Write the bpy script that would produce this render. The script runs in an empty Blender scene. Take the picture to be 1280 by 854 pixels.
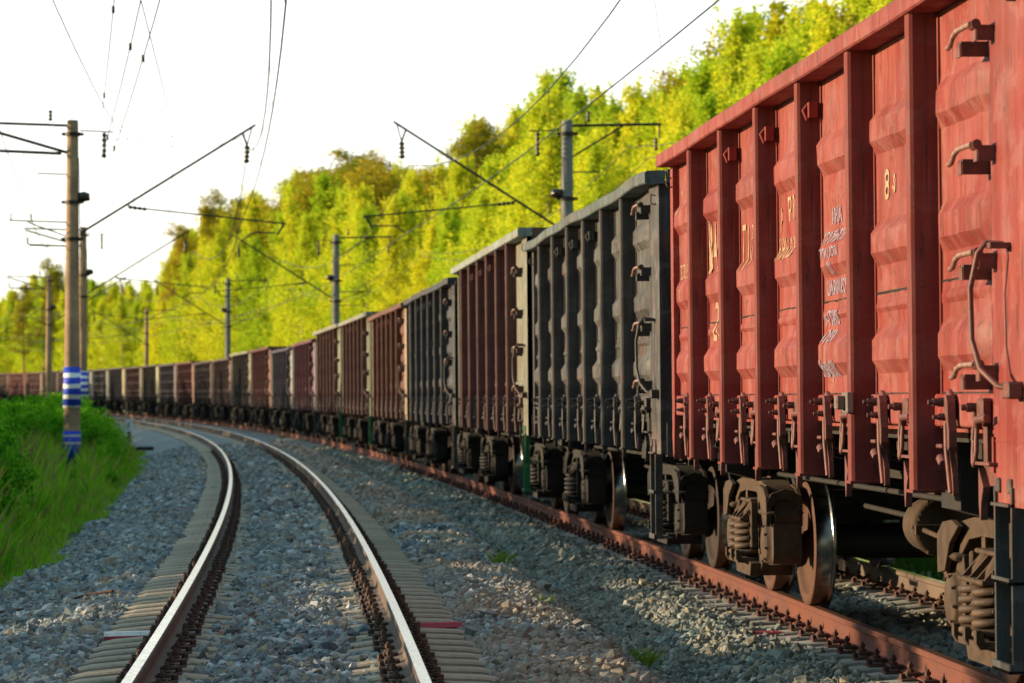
import bpy, bmesh, math, random
import numpy as np
from mathutils import Vector, Matrix
random.seed(7)
RNG = np.random.default_rng(7)
scene = bpy.context.scene
COL = scene.collection
PI = math.pi
def R(d): return math.radians(d)

# ------------------------------------------------------------------ camera
CAM_H = 1.5887
cam_d = bpy.data.cameras.new('camera'); cam = bpy.data.objects.new('camera', cam_d); COL.objects.link(cam)
cam.location = (0, 0, CAM_H); cam.rotation_euler = (PI/2 + 0.018235, 0, 0)
cam_d.sensor_width = 36.0; cam_d.lens = 36.0*3918.0/1280.0
cam_d.clip_start = 0.5; cam_d.clip_end = 6000
cam_d.dof.use_dof = True; cam_d.dof.focus_distance = 20.5; cam_d.dof.aperture_fstop = 5.0
scene.camera = cam
# ------------------------------------------------------------------ light
VEIL = 0.60; HIGH = 0.42
SUN_EL = R(10.0); SUN_AZ = R(7.0)          # azimuth measured from -X towards +Y
to_sun = Vector((-math.cos(SUN_AZ)*math.cos(SUN_EL), math.sin(SUN_AZ)*math.cos(SUN_EL), math.sin(SUN_EL)))
w = bpy.data.worlds.new('World'); scene.world = w; w.use_nodes = True
nt = w.node_tree; bg = nt.nodes['Background']
sky = nt.nodes.new('ShaderNodeTexSky'); sky.sky_type = 'NISHITA'; sky.sun_disc = False
sky.sun_elevation = SUN_EL; sky.sun_rotation = math.atan2(to_sun.x, to_sun.y)
sky.air_density = 1.0; sky.dust_density = 0.6; sky.ozone_density = 1.0
bg.inputs['Strength'].default_value = 0.058; nt.links.new(sky.outputs['Color'], bg.inputs['Color'])
# thin bright evening cloud veil low in the sky, brightest ahead along the line
def wn(op,a,b=None,c=None,clamp=False):
    n=nt.nodes.new('ShaderNodeMath'); n.operation=op; n.use_clamp=clamp
    for i,v in enumerate((a,b,c)):
        if v is None: continue
        if isinstance(v,(int,float)): n.inputs[i].default_value=v
        else: nt.links.new(v,n.inputs[i])
    return n.outputs[0]
tcw=nt.nodes.new('ShaderNodeTexCoord'); sxw=nt.nodes.new('ShaderNodeSeparateXYZ'); nt.links.new(tcw.outputs['Generated'],sxw.inputs[0])
vel=wn('MULTIPLY_ADD',sxw.outputs[2],-5.0,1.75,True)
vaz=wn('MULTIPLY_ADD',sxw.outputs[1],3.5,-2.1,True)
vz=wn('ADD',wn('MULTIPLY',wn('MULTIPLY',vel,vaz),1.0),0.0)
cn=nt.nodes.new('ShaderNodeTexNoise'); cn.inputs['Scale'].default_value=3.0; cn.inputs['Detail'].default_value=5; nt.links.new(tcw.outputs['Generated'],cn.inputs['Vector'])
veil=wn('MULTIPLY',vz,wn('MULTIPLY_ADD',cn.outputs[0],0.35,0.85))
bg2=nt.nodes.new('ShaderNodeBackground'); bg2.inputs['Color'].default_value=(1.0,0.975,0.95,1); nt.links.new(wn('MULTIPLY',veil,VEIL),bg2.inputs['Strength'])
bg3=nt.nodes.new('ShaderNodeBackground'); bg3.inputs['Color'].default_value=(0.50,0.86,1.0,1); nt.links.new(wn('MULTIPLY',wn('MULTIPLY_ADD',sxw.outputs[2],1.5,-0.45,True),HIGH),bg3.inputs['Strength'])
adds=nt.nodes.new('ShaderNodeAddShader'); nt.links.new(bg.outputs[0],adds.inputs[0]); nt.links.new(bg2.outputs[0],adds.inputs[1])
adds2=nt.nodes.new('ShaderNodeAddShader'); nt.links.new(adds.outputs[0],adds2.inputs[0]); nt.links.new(bg3.outputs[0],adds2.inputs[1]); nt.links.new(adds2.outputs[0],nt.nodes['World Output'].inputs['Surface'])
sun_d = bpy.data.lights.new('sun', 'SUN'); sun = bpy.data.objects.new('sun', sun_d); COL.objects.link(sun)
sun_d.energy = 4.1; sun_d.angle = R(0.5); sun_d.color = (1.0, 0.76, 0.48)
sun.rotation_euler = (-to_sun).to_track_quat('-Z', 'Y').to_euler()
vs = scene.view_settings; vs.view_transform = 'Standard'; vs.look = 'None'; vs.gamma = 1.0; vs.exposure = 0.95
scene.render.engine = 'CYCLES'
scene.cycles.max_bounces = 6; scene.cycles.diffuse_bounces = 1; scene.cycles.transparent_max_bounces = 8

# ------------------------------------------------------------------ tagging
def tag(o, label=None, cat=None, group=None, kind=None):
    if label: o['label'] = label
    if cat: o['category'] = cat
    if group: o['group'] = group
    if kind: o['kind'] = kind
    return o
def empty(name, loc=(0,0,0), rot=(0,0,0)):
    o = bpy.data.objects.new(name, None); o.location = loc; o.rotation_euler = rot
    o.empty_display_size = 0.2; COL.objects.link(o); return o
class MB:
    def __init__(s): s.v=[]; s.f=[]; s.sm=[]
    def add(s, vs_, fs_, smooth=False):
        b=len(s.v); s.v+= [tuple(p) for p in vs_]; s.f+= [tuple(i+b for i in f) for f in fs_]; s.sm+=[smooth]*len(fs_)
    def box(s, x0,x1,y0,y1,z0,z1, M=None, bev=0.0):
        if bev<=0:
            P=[(x,y,z) for x in (x0,x1) for y in (y0,y1) for z in (z0,z1)]
            F=[(0,1,3,2),(4,6,7,5),(0,4,5,1),(2,3,7,6),(0,2,6,4),(1,5,7,3)]
        else:
            bm=bmesh.new(); bmesh.ops.create_cube(bm,size=1)
            for v in bm.verts: v.co=Vector(((x0+x1)/2+v.co.x*(x1-x0),(y0+y1)/2+v.co.y*(y1-y0),(z0+z1)/2+v.co.z*(z1-z0)))
            bmesh.ops.bevel(bm,geom=bm.edges[:]+bm.verts[:],offset=bev,segments=1,affect='EDGES')
            bm.verts.ensure_lookup_table(); P=[tuple(v.co) for v in bm.verts]; F=[tuple(v.index for v in f.verts) for f in bm.faces]; bm.free()
        if M is not None: P=[tuple(M@Vector(p)) for p in P]
        s.add(P,F)
    def prism(s, pts, d0, d1, axis='x', bev=0):
        # polygon pts in the two other axes, extruded along axis
        n=len(pts); P=[]
        for d in (d0,d1):
            for a,b in pts:
                P.append((d,a,b) if axis=='x' else ((a,d,b) if axis=='y' else (a,b,d)))
        F=[tuple(range(n))[::-1], tuple(range(n,2*n))]+[(i,(i+1)%n,(i+1)%n+n,i+n) for i in range(n)]
        s.add(P,F)
    def tube(s, pts, r, n=8, caps=True):
        pts=[Vector(p) for p in pts]; rr = r if isinstance(r,(list,tuple)) else [r]*len(pts)
        P=[];prev=None
        for i,p in enumerate(pts):
            t=(pts[min(i+1,len(pts)-1)]-pts[max(i-1,0)]).normalized()
            if prev is None:
                a=t.orthogonal().normalized()
            else:
                a=(prev-t*prev.dot(t)); a = a.normalized() if a.length>1e-6 else t.orthogonal().normalized()
            prev=a; b=t.cross(a)
            for k in range(n):
                an=2*PI*k/n; P.append(p+(a*math.cos(an)+b*math.sin(an))*rr[i])
        F=[]
        for i in range(len(pts)-1):
            for k in range(n):
                F.append((i*n+k,i*n+(k+1)%n,(i+1)*n+(k+1)%n,(i+1)*n+k))
        s.add(P,F,True)
        if caps:
            s.add(P[:n],[tuple(range(n))[::-1]]); s.add(P[-n:],[tuple(range(n))])
    def lathe(s, prof, c, axis='x', n=40, smooth=True):
        # prof: list of (axial, radius)
        P=[]
        for a,r in prof:
            for k in range(n):
                an=2*PI*k/n; u,v=r*math.cos(an),r*math.sin(an)
                P.append({'x':(c[0]+a,c[1]+u,c[2]+v),'y':(c[0]+u,c[1]+a,c[2]+v),'z':(c[0]+u,c[1]+v,c[2]+a)}[axis])
        F=[]
        for i in range(len(prof)-1):
            for k in range(n): F.append((i*n+k,i*n+(k+1)%n,(i+1)*n+(k+1)%n,(i+1)*n+k))
        s.add(P,F,smooth)
    def mesh(s, name, mat):
        me=bpy.data.meshes.new(name); me.from_pydata(s.v,[],s.f); me.polygons.foreach_set('use_smooth',s.sm)
        bm=bmesh.new(); bm.from_mesh(me); bmesh.ops.recalc_face_normals(bm,faces=bm.faces); bm.to_mesh(me); bm.free()
        if mat: me.materials.append(mat)
        me.update(); return me
    def build(s, name, mat, parent=None):
        return link(name, s.mesh(name,mat), parent)
def link(name, me, parent=None, loc=(0,0,0), rot=(0,0,0)):
    o=bpy.data.objects.new(name,me); COL.objects.link(o); o.location=loc; o.rotation_euler=rot
    if parent: o.parent=parent
    return o
def copy_tree(o, parent=None):
    c=o.copy(); COL.objects.link(c); c.parent=parent
    for ch in o.children: copy_tree(ch,c)
    return c
def smooth_by_angle(me, deg=35):
    me.polygons.foreach_set('use_smooth',[True]*len(me.polygons))
    bm=bmesh.new(); bm.from_mesh(me)
    for e in bm.edges:
        if len(e.link_faces)==2 and e.calc_face_angle(0)>R(deg): e.smooth=False
    bm.to_mesh(me); bm.free()
def np_mesh(name, V, F, mat, smooth=False):
    me=bpy.data.meshes.new(name); k=F.shape[1]
    me.vertices.add(len(V)); me.vertices.foreach_set('co',V.astype(np.float32).ravel())
    me.loops.add(F.size); me.loops.foreach_set('vertex_index',F.astype(np.int32).ravel())
    me.polygons.add(len(F)); me.polygons.foreach_set('loop_start',(np.arange(len(F))*k).astype(np.int32))
    me.polygons.foreach_set('loop_total',np.full(len(F),k,np.int32))
    me.polygons.foreach_set('use_smooth',np.full(len(F),smooth,bool))
    me.update(calc_edges=True); me.validate()
    if mat: me.materials.append(mat)
    return me

# ------------------------------------------------------------------ materials
def nodes(name):
    m=bpy.data.materials.new(name); m.use_nodes=True; t=m.node_tree; p=t.nodes['Principled BSDF']
    return m,t,p
def N(t,typ,**kw):
    n=t.nodes.new(typ)
    for k,v in kw.items():
        if k in ('op',): n.operation=v
        elif k=='inp':
            for a,b in v.items(): n.inputs[a].default_value=b
        else: setattr(n,k,v)
    return n
def coords(t, scale=(1,1,1), kind='Object'):
    tc=N(t,'ShaderNodeTexCoord'); mp=N(t,'ShaderNodeMapping'); mp.inputs['Scale'].default_value=scale
    t.links.new(tc.outputs[kind],mp.inputs['Vector']); return mp.outputs['Vector']
def noise(t, vec, scale, detail=5, rough=0.55):
    n=N(t,'ShaderNodeTexNoise'); n.inputs['Scale'].default_value=scale; n.inputs['Detail'].default_value=detail; n.inputs['Roughness'].default_value=rough
    t.links.new(vec,n.inputs['Vector']); return n.outputs['Fac']
def ramp(t, fac, stops):
    r=N(t,'ShaderNodeValToRGB'); e=r.color_ramp.elements
    while len(e)<len(stops): e.new(0.5)
    for i,(p,c) in enumerate(stops):
        e[i].position=p; e[i].color=(c,c,c,1) if isinstance(c,(int,float)) else (*c,1)
    t.links.new(fac,r.inputs['Fac']); return r.outputs['Color']
def mix(t, fac, a, b, blend='MIX'):
    m=N(t,'ShaderNodeMix',data_type='RGBA',blend_type=blend)
    for s,v in ((0,fac),(6,a),(7,b)):
        if isinstance(v,(int,float)): m.inputs[s].default_value=v if s==0 else (v,v,v,1)
        elif isinstance(v,tuple): m.inputs[s].default_value=(*v,1)
        else: t.links.new(v,m.inputs[s])
    return m.outputs[2]
def bump(t, p, h, strength=0.3, dist=0.02):
    b=N(t,'ShaderNodeBump'); b.inputs['Strength'].default_value=strength; b.inputs['Distance'].default_value=dist
    t.links.new(h,b.inputs['Height']); t.links.new(b.outputs['Normal'],p.inputs['Normal'])
def simple(name, c, rough=0.7, metal=0.0, var=0.25, sc=6.0, c2=None, bs=0.2, kind='Object', tint=False):
    m,t,p=nodes(name); v=coords(t,kind=kind); n=noise(t,v,sc); n2=noise(t,v,sc*6)
    f=ramp(t,n,[(0.35,0.0),(0.65,1.0)])
    c2=c2 or tuple(x*(1-var) for x in c)
    col=mix(t,f,c,c2); col=mix(t,0.35,col,ramp(t,n2,[(0.3,0.55),(0.7,1.3)]),'MULTIPLY')
    if tint: col=mix(t,1.0,col,N(t,'ShaderNodeObjectInfo').outputs['Color'],'MULTIPLY')
    t.links.new(col,p.inputs['Base Color']); p.inputs['Roughness'].default_value=rough; p.inputs['Metallic'].default_value=metal
    bump(t,p,n2,bs,0.01); return m
def paint_mat():
    m,t,p=nodes('weathered_wagon_paint')
    oi=N(t,'ShaderNodeObjectInfo'); v=coords(t); vst=coords(t,(5,5,0.6)); vs2=coords(t,(22,22,1.2))
    base=oi.outputs['Color']
    # chalky faded paint: paler patches and vertical streaks, as dusty as the object's alpha says
    dust=N(t,'ShaderNodeVectorMath',operation='MULTIPLY_ADD'); t.links.new(base,dust.inputs[0]); dust.inputs[1].default_value=(1.25,2.3,2.5); dust.inputs[2].default_value=(0.060,0.052,0.047)
    dusty=dust.outputs[0]
    def dm(fac,k):
        m_=N(t,'ShaderNodeMath',operation='MULTIPLY'); t.links.new(fac,m_.inputs[0]); m2_=N(t,'ShaderNodeMath',operation='MULTIPLY'); t.links.new(oi.outputs['Alpha'],m2_.inputs[0]); m2_.inputs[1].default_value=k
        t.links.new(m2_.outputs[0],m_.inputs[1]); return m_.outputs[0]
    c=mix(t,dm(ramp(t,noise(t,vst,1.3,6,0.6),[(0.40,0.0),(0.60,1.0)]),0.95),base,dusty)
    c=mix(t,dm(ramp(t,noise(t,v,1.1,4,0.6),[(0.42,0.0),(0.70,1.0)]),0.75),c,dusty)
    c=mix(t,dm(ramp(t,noise(t,vs2,1.0,4,0.7),[(0.58,0.0),(0.72,1.0)]),0.7),c,mix(t,0.5,dusty,(0.42,0.30,0.26)))
    c=mix(t,dm(ramp(t,noise(t,coords(t,(1.4,1.4,0.9)),2.3,5,0.6),[(0.56,0.0),(0.64,1.0)]),0.55),c,(0.20,0.075,0.05))
    c=mix(t,ramp(t,noise(t,v,0.8,3,0.5),[(0.45,0.0),(0.65,0.35)]),c,mix(t,0.5,base,(0.0,0.0,0.0)))
    # rust and grime specks
    f4=ramp(t,noise(t,vst,4.0,8,0.75),[(0.575,0.0),(0.64,0.9)]); c=mix(t,f4,c,(0.055,0.03,0.02))
    f8=ramp(t,noise(t,coords(t,(1.0,1.6,2.2)),2.6,6,0.62),[(0.53,0.0),(0.60,0.5)]); c=mix(t,dm(f8,1.0),c,mix(t,0.35,dusty,(0.30,0.24,0.22)))
    # soot rubbed along the lower edge and streaks running down from the seams
    f7=ramp(t,noise(t,coords(t,(11,11,0.28)),1.6,7,0.7),[(0.54,0.0),(0.66,0.6)]); c=mix(t,f7,c,mix(t,0.75,base,(0.05,0.03,0.025)))
    f5=ramp(t,noise(t,v,14.0,6,0.7),[(0.585,0.0),(0.66,0.85)]); c=mix(t,f5,c,(0.11,0.045,0.025))
    # dark soot drizzle
    f6=ramp(t,noise(t,vs2,0.6,5,0.6),[(0.55,0.0),(0.8,0.45)]); c=mix(t,f6,c,mix(t,0.6,base,(0.03,0.025,0.02)))
    t.links.new(c,p.inputs['Base Color'])
    r=ramp(t,noise(t,v,3.0,5),[(0.3,0.55),(0.7,0.85)]); t.links.new(r,p.inputs['Roughness']); p.inputs['Specular IOR Level'].default_value=0.3
    h=N(t,'ShaderNodeMath',operation='ADD'); t.links.new(noise(t,v,2.2,3,0.5),h.inputs[0])
    hm=N(t,'ShaderNodeMath',operation='MULTIPLY'); hm.inputs[1].default_value=0.08; t.links.new(noise(t,v,60,4,0.6),hm.inputs[0]); t.links.new(hm.outputs[0],h.inputs[1])
    bump(t,p,h.outputs[0],0.35,0.05)
    return m
M={}
M['paint']=paint_mat()
M['under']=simple('shade_dark_underframe_steel',(0.014,0.012,0.011),0.8,0,0.4,5,(0.026,0.021,0.017))  # near-black base has the deep shade beneath the wagons put into it
M['bogie']=simple('dusty_cast_steel',(0.17,0.125,0.085),0.85,0,0.4,7,(0.075,0.058,0.044),bs=0.4,tint=True)
M['spring']=simple('dusty_spring_steel',(0.20,0.145,0.10),0.7,0,0.4,9,(0.09,0.07,0.055),tint=True)
M['disc']=simple('rusty_wheel_disc',(0.20,0.10,0.065),0.8,0,0.3,5,(0.13,0.07,0.05),tint=True)
M['tread']=simple('polished_wheel_tread',(0.35,0.34,0.32),0.22,1.0,0.2,12,(0.22,0.2,0.18),bs=0.05)
M['iron']=simple('brown_painted_iron',(0.20,0.055,0.040),0.55,0,0.4,12,(0.10,0.04,0.03),tint=True)
M['darkiron']=simple('dark_iron',(0.035,0.026,0.024),0.5,0.3,0.4,12)
M['worn']=simple('worn_bare_handle',(0.40,0.26,0.20),0.5,0.3,0.3,18,(0.22,0.09,0.06))
M['concrete']=simple('pole_concrete',(0.46,0.30,0.17),0.9,0,0.3,1.6,(0.26,0.17,0.10))
M['wire']=simple('oxidised_copper_wire',(0.035,0.05,0.045),0.5,0.5,0.2,10)
M['porcelain']=simple('brown_glazed_insulator',(0.035,0.02,0.018),0.25,0,0.2,10)
M['coal']=simple('coal',(0.018,0.018,0.02),0.6,0,0.3,10)
M['white_letter']=simple('cream_stencil_paint',(0.50,0.38,0.22),0.9,0,0.3,25,(0.32,0.13,0.08))
M['blue_letter']=simple('pale_blue_stencil_paint',(0.28,0.35,0.48),0.9,0,0.3,25,(0.26,0.13,0.14))
M['bolt']=simple('rusty_fastening_steel',(0.055,0.03,0.022),0.75,0,0.3,20,(0.10,0.045,0.025))
M['bolt_b']=simple('red_rusty_fastening_steel',(0.10,0.035,0.022),0.8,0,0.3,20,(0.06,0.028,0.02))

def rail_mats():
    m,t,p=nodes('rail_side_rust'); v=coords(t,(1,1,1)); n=noise(t,v,1.2,5); n2=noise(t,v,25,5)
    c=mix(t,ramp(t,n,[(0.35,0),(0.65,1)]),(0.16,0.040,0.020),(0.11,0.034,0.019))
    c=mix(t,ramp(t,n2,[(0.55,0),(0.7,0.6)]),c,(0.20,0.08,0.045)); t.links.new(c,p.inputs['Base Color']); p.inputs['Roughness'].default_value=0.8; bump(t,p,n2,0.2,0.01)
    m2,t,p=nodes('rail_side_dull'); v=coords(t); n=noise(t,v,2.0,5); n2=noise(t,v,25,5)
    c=mix(t,ramp(t,n,[(0.35,0),(0.65,1)]),(0.15,0.105,0.075),(0.10,0.07,0.055)); t.links.new(c,p.inputs['Base Color']); p.inputs['Roughness'].default_value=0.8; bump(t,p,n2,0.2,0.01)
    m3,t,p=nodes('rail_head_polished'); v=coords(t); n=noise(t,v,30,4); p.inputs['Metallic'].default_value=1.0
    c=mix(t,ramp(t,n,[(0.4,0),(0.7,1)]),(0.78,0.75,0.66),(0.62,0.58,0.50)); t.links.new(c,p.inputs['Base Color'])
    t.links.new(ramp(t,n,[(0.3,0.16),(0.7,0.30)]),p.inputs['Roughness'])
    m4,t,p=nodes('rail_head_rubbed'); p.inputs['Metallic'].default_value=0.6; v=coords(t); n=noise(t,v,14,4)
    c=mix(t,ramp(t,n,[(0.35,0),(0.65,1)]),(0.20,0.10,0.065),(0.15,0.065,0.04)); t.links.new(c,p.inputs['Base Color']); p.inputs['Roughness'].default_value=0.5
    return m,m2,m3,m4
M['rail_rust'],M['rail_dull'],M['rail_head'],M['rail_head_b']=rail_mats()
def stone_mat(name, cols, tan_amt):
    m,t,p=nodes(name); g=N(t,'ShaderNodeNewGeometry'); v=coords(t)
    n=len(cols); c=ramp(t,g.outputs['Random Per Island'],[((i+0.5)/n,cc) for i,cc in enumerate(cols)])
    big=ramp(t,noise(t,v,0.5,3),[(0.34,0.0),(0.56,1.0)])
    tan=ramp(t,g.outputs['Random Per Island'],[(0.0,(0.36,0.25,0.15)),(0.5,(0.26,0.17,0.10)),(1.0,(0.40,0.33,0.24))])
    f=N(t,'ShaderNodeMath',operation='MULTIPLY'); f.inputs[1].default_value=tan_amt; t.links.new(big,f.inputs[0])
    c=mix(t,f.outputs[0],c,tan); n2=noise(t,v,60,4); c=mix(t,0.5,c,ramp(t,n2,[(0.3,0.6),(0.7,1.3)]),'MULTIPLY')
    t.links.new(c,p.inputs['Base Color']); p.inputs['Roughness'].default_value=0.85; bump(t,p,n2,0.3,0.006); return m
GREY=[(0.06,0.085,0.10),(0.26,0.32,0.33),(0.12,0.17,0.19),(0.52,0.55,0.54),(0.17,0.22,0.22),(0.04,0.06,0.075),(0.33,0.27,0.18),(0.13,0.19,0.22)]
M['stone']=stone_mat('grey_ballast_stone',GREY,0.25)
M['stone_tan']=stone_mat('rusty_ballast_stone',GREY,0.72)
M['stone_green']=stone_mat('greenish_ballast_stone',[(0.055,0.09,0.09),(0.21,0.29,0.27),(0.10,0.16,0.155),(0.42,0.46,0.41),(0.15,0.21,0.19),(0.04,0.065,0.065),(0.30,0.27,0.19)],0.35)
def bed_mat():
    m,t,p=nodes('ballast_bed'); v=coords(t)
    vo=N(t,'ShaderNodeTexVoronoi'); vo.inputs['Scale'].default_value=17; t.links.new(v,vo.inputs['Vector'])
    sp=N(t,'ShaderNodeSeparateColor'); t.links.new(vo.outputs['Color'],sp.inputs[0])
    c=ramp(t,sp.outputs[0],[(0.05,(0.08,0.11,0.12)),(0.3,(0.25,0.30,0.31)),(0.55,(0.15,0.20,0.22)),(0.8,(0.40,0.43,0.42)),(0.95,(0.26,0.24,0.18))])
    c=mix(t,ramp(t,noise(t,v,0.5,3),[(0.45,0),(0.7,0.35)]),c,(0.27,0.20,0.14))
    d=ramp(t,vo.outputs['Distance'],[(0.25,1.0),(0.65,0.25)])
    t.links.new(c,p.inputs['Base Color']); p.inputs['Roughness'].default_value=0.9; bump(t,p,d,0.9,0.05); return m
M['bed']=bed_mat()
def sleeper_mat(name, a, b):
    m,t,p=nodes(name); v=coords(t,kind='Object'); oi=N(t,'ShaderNodeObjectInfo')
    n=noise(t,v,5,5); c=mix(t,ramp(t,n,[(0.35,0),(0.7,1)]),a,b)
    c=mix(t,0.6,c,ramp(t,oi.outputs['Random'],[(0,0.75),(1,1.2)]),'MULTIPLY')
    c=mix(t,ramp(t,noise(t,v,22,5),[(0.58,0),(0.72,0.7)]),c,(0.10,0.075,0.05))
    t.links.new(c,p.inputs['Base Color']); p.inputs['Roughness'].default_value=0.9; bump(t,p,noise(t,v,40,4),0.25,0.01); return m
M['sleeper_a']=sleeper_mat('tan_stained_concrete_sleeper',(0.36,0.29,0.21),(0.27,0.20,0.135))
M['sleeper_b']=sleeper_mat('grey_concrete_sleeper',(0.36,0.36,0.33),(0.29,0.27,0.23))
M['red_mark']=simple('red_marking_paint',(0.42,0.035,0.055),0.7,0,0.3,20)
M['white_mark']=simple('white_marking_paint',(0.78,0.74,0.68),0.7,0,0.2,20)
def ground_mat():
    m,t,p=nodes('verge_soil_and_grass'); v=coords(t)
    c=mix(t,ramp(t,noise(t,v,0.9,6),[(0.35,0),(0.65,1)]),(0.035,0.075,0.012),(0.07,0.095,0.02))
    c=mix(t,ramp(t,noise(t,v,9,5),[(0.5,0),(0.75,0.5)]),c,(0.05,0.04,0.02))
    t.links.new(c,p.inputs['Base Color']); p.inputs['Roughness'].default_value=0.95; bump(t,p,noise(t,v,9,5),0.6,0.15); return m
M['ground']=ground_mat()
def leaf_mat(name, cols, trans=0.42, tw=1.0):
    m=bpy.data.materials.new(name); m.use_nodes=True; t=m.node_tree; t.nodes.clear()
    out=N(t,'ShaderNodeOutputMaterial'); g=N(t,'ShaderNodeNewGeometry'); oi=N(t,'ShaderNodeObjectInfo')
    c=ramp(t,g.outputs['Random Per Island'],[(i/(len(cols)-1),cc) for i,cc in enumerate(cols)])
    c=mix(t,0.8,c,ramp(t,oi.outputs['Random'],[(0,(0.58,0.78,0.7)),(0.35,(0.88,0.95,0.9)),(0.7,(1.05,1.0,1.0)),(1,(1.2,1.05,1.0))]),'MULTIPLY')
    d=N(t,'ShaderNodeBsdfDiffuse'); tr=N(t,'ShaderNodeBsdfTranslucent'); ms=N(t,'ShaderNodeMixShader'); ms.inputs[0].default_value=trans
    t.links.new(c,d.inputs[0]); t.links.new(mix(t,1.0,c,(1.25*tw,1.2*tw,0.5),'MULTIPLY'),tr.inputs[0])
    t.links.new(d.outputs[0],ms.inputs[1]); t.links.new(tr.outputs[0],ms.inputs[2]); t.links.new(ms.outputs[0],out.inputs[0]); return m
M['birch_leaf']=leaf_mat('birch_leaf',[(0.54,0.66,0.04),(0.68,0.75,0.06),(0.80,0.79,0.08),(0.42,0.60,0.03)])
M['pine_leaf']=leaf_mat('pine_needle',[(0.30,0.36,0.025),(0.46,0.42,0.03),(0.58,0.38,0.05),(0.26,0.34,0.025)],0.2)
M['spruce_leaf']=leaf_mat('spruce_needle',[(0.34,0.42,0.02),(0.48,0.50,0.02),(0.40,0.44,0.02)],0.2)
M['bush_leaf']=leaf_mat('bush_leaf',[(0.035,0.17,0.012),(0.12,0.42,0.02),(0.26,0.58,0.035),(0.065,0.27,0.016)],0.35,0.9)
M['grass']=leaf_mat('grass_blade',[(0.08,0.32,0.014),(0.18,0.50,0.022),(0.33,0.62,0.04),(0.42,0.40,0.12)],0.35,0.9)
M['weed']=leaf_mat('dry_weed',[(0.14,0.26,0.03),(0.20,0.30,0.05)],0.35)
def bark(name,a,b,sc):
    m,t,p=nodes(name); v=coords(t,(1,1,0.35)); c=mix(t,ramp(t,noise(t,v,sc,5),[(0.45,0),(0.6,1)]),a,b)
    t.links.new(c,p.inputs['Base Color']); p.inputs['Roughness'].default_value=0.85; return m
M['birch_bark']=bark('birch_bark',(0.60,0.50,0.42),(0.12,0.09,0.07),2.5)
M['pine_bark']=bark('pine_bark',(0.36,0.16,0.08),(0.20,0.11,0.07),2.0)
M['twig']=bark('shrub_twig',(0.10,0.07,0.045),(0.06,0.045,0.03),4)

# ------------------------------------------------------------------ track alignment (train track, arc length s)
KN=[-25,40,120,200,300]; KV=[0.000578160,0.000534996,0.000706720,0.000645718,0.00074142]
_S=np.arange(-60,900,0.5); _k=np.interp(_S,KN,KV)
_th=np.concatenate([[0],np.cumsum((_k[1:]+_k[:-1])/2*0.5)]); _i0=int(60/0.5); _th=_th-_th[_i0]+0.072523
_x=np.concatenate([[0],np.cumsum(-np.sin((_th[1:]+_th[:-1])/2)*0.5)]); _y=np.concatenate([[0],np.cumsum(np.cos((_th[1:]+_th[:-1])/2)*0.5)])
_x=_x-_x[_i0]+3.344149; _y=_y-_y[_i0]+21.236342
CANT_B=0.0086; CANT_A=0.0239; DZ_A=0.0788
def zf(s): s=np.clip(s,-60,420); return 0.018812*s/100+0.057064*(s/100)**2
def dA(s): s=np.clip(s,-60,330); return 4.89075-0.673912*s/100+0.263305*(s/100)**2
def frame(s):
    return np.interp(s,_S,_x),np.interp(s,_S,_y),np.interp(s,_S,_th)
def PB(s,off,h):      # point relative to the train track
    x,y,t=frame(s)
    return (float(x+off*np.cos(t)-h*CANT_B*np.cos(t)), float(y+off*np.sin(t)-h*CANT_B*np.sin(t)), float(h+off*CANT_B+zf(s)))
def PA(s,off,h):      # point relative to the empty track
    x,y,t=frame(s); o=off-dA(s)
    return (float(x+o*np.cos(t)-h*CANT_A*np.cos(t)), float(y+o*np.sin(t)-h*CANT_A*np.sin(t)), float(h+DZ_A+off*CANT_A+zf(s)))

# ballast profile: o = offset from the train track axis
def vnoise(x,y,sc,seed=0):
    # cheap smooth value noise
    X=np.asarray(x)/sc; Y=np.asarray(y)/sc; xi=np.floor(X); yi=np.floor(Y); fx=X-xi; fy=Y-yi
    def h(a,b): 
        v=np.sin(a*127.1+b*311.7+seed*74.7)*43758.5453; return v-np.floor(v)
    fx=fx*fx*(3-2*fx); fy=fy*fy*(3-2*fy)
    return (h(xi,yi)*(1-fx)+h(xi+1,yi)*fx)*(1-fy)+(h(xi,yi+1)*(1-fx)+h(xi+1,yi+1)*fx)*fy-0.5
def bed_h(s,o):
    s=np.asarray(s,float); o=np.asarray(o,float); d=dA(s)
    # offsets of key points
    a=o+d   # offset from the empty track axis
    hB=np.interp(o,[-2.05,-1.55,-1.32,-0.95,0,0.95,1.32,1.7,3.3],[-0.43,-0.26,-0.235,-0.26,-0.235,-0.26,-0.235,-0.30,-1.0])
    hA=np.interp(a,[-3.6,-3.1,-2.0,-1.62,-1.32,-0.98,-0.6,0,0.6,0.98,1.32,1.5,2.1,2.6],[-0.95,-0.62,-0.36,-0.25,-0.26,-0.27,-0.235,-0.215,-0.235,-0.27,-0.26,-0.22,-0.30,-0.42])+DZ_A+np.clip(a,-1.6,1.6)*CANT_A
    w=np.clip((o+d*0.5)/0.4+0.5,0,1)
    h=hA*(1-w)+hB*w
    # loose heaps between the tracks
    mid=np.clip(1-np.abs(o+d*0.5+0.05)/1.15,0,1)
    h=h+mid*(0.10*vnoise(s,o,3.0,1)+0.07*vnoise(s,o,1.1,2)+0.10)
    sh=np.clip((-a-1.5)/0.6,0,1)
    h=h+sh*0.07*vnoise(s,o,1.6,3)
    return h+zf(s)
def bed_xyz(s,o,extra=0.0):
    x,y,t=frame(s); return x+o*np.cos(t), y+o*np.sin(t), bed_h(s,o)+extra

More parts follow.
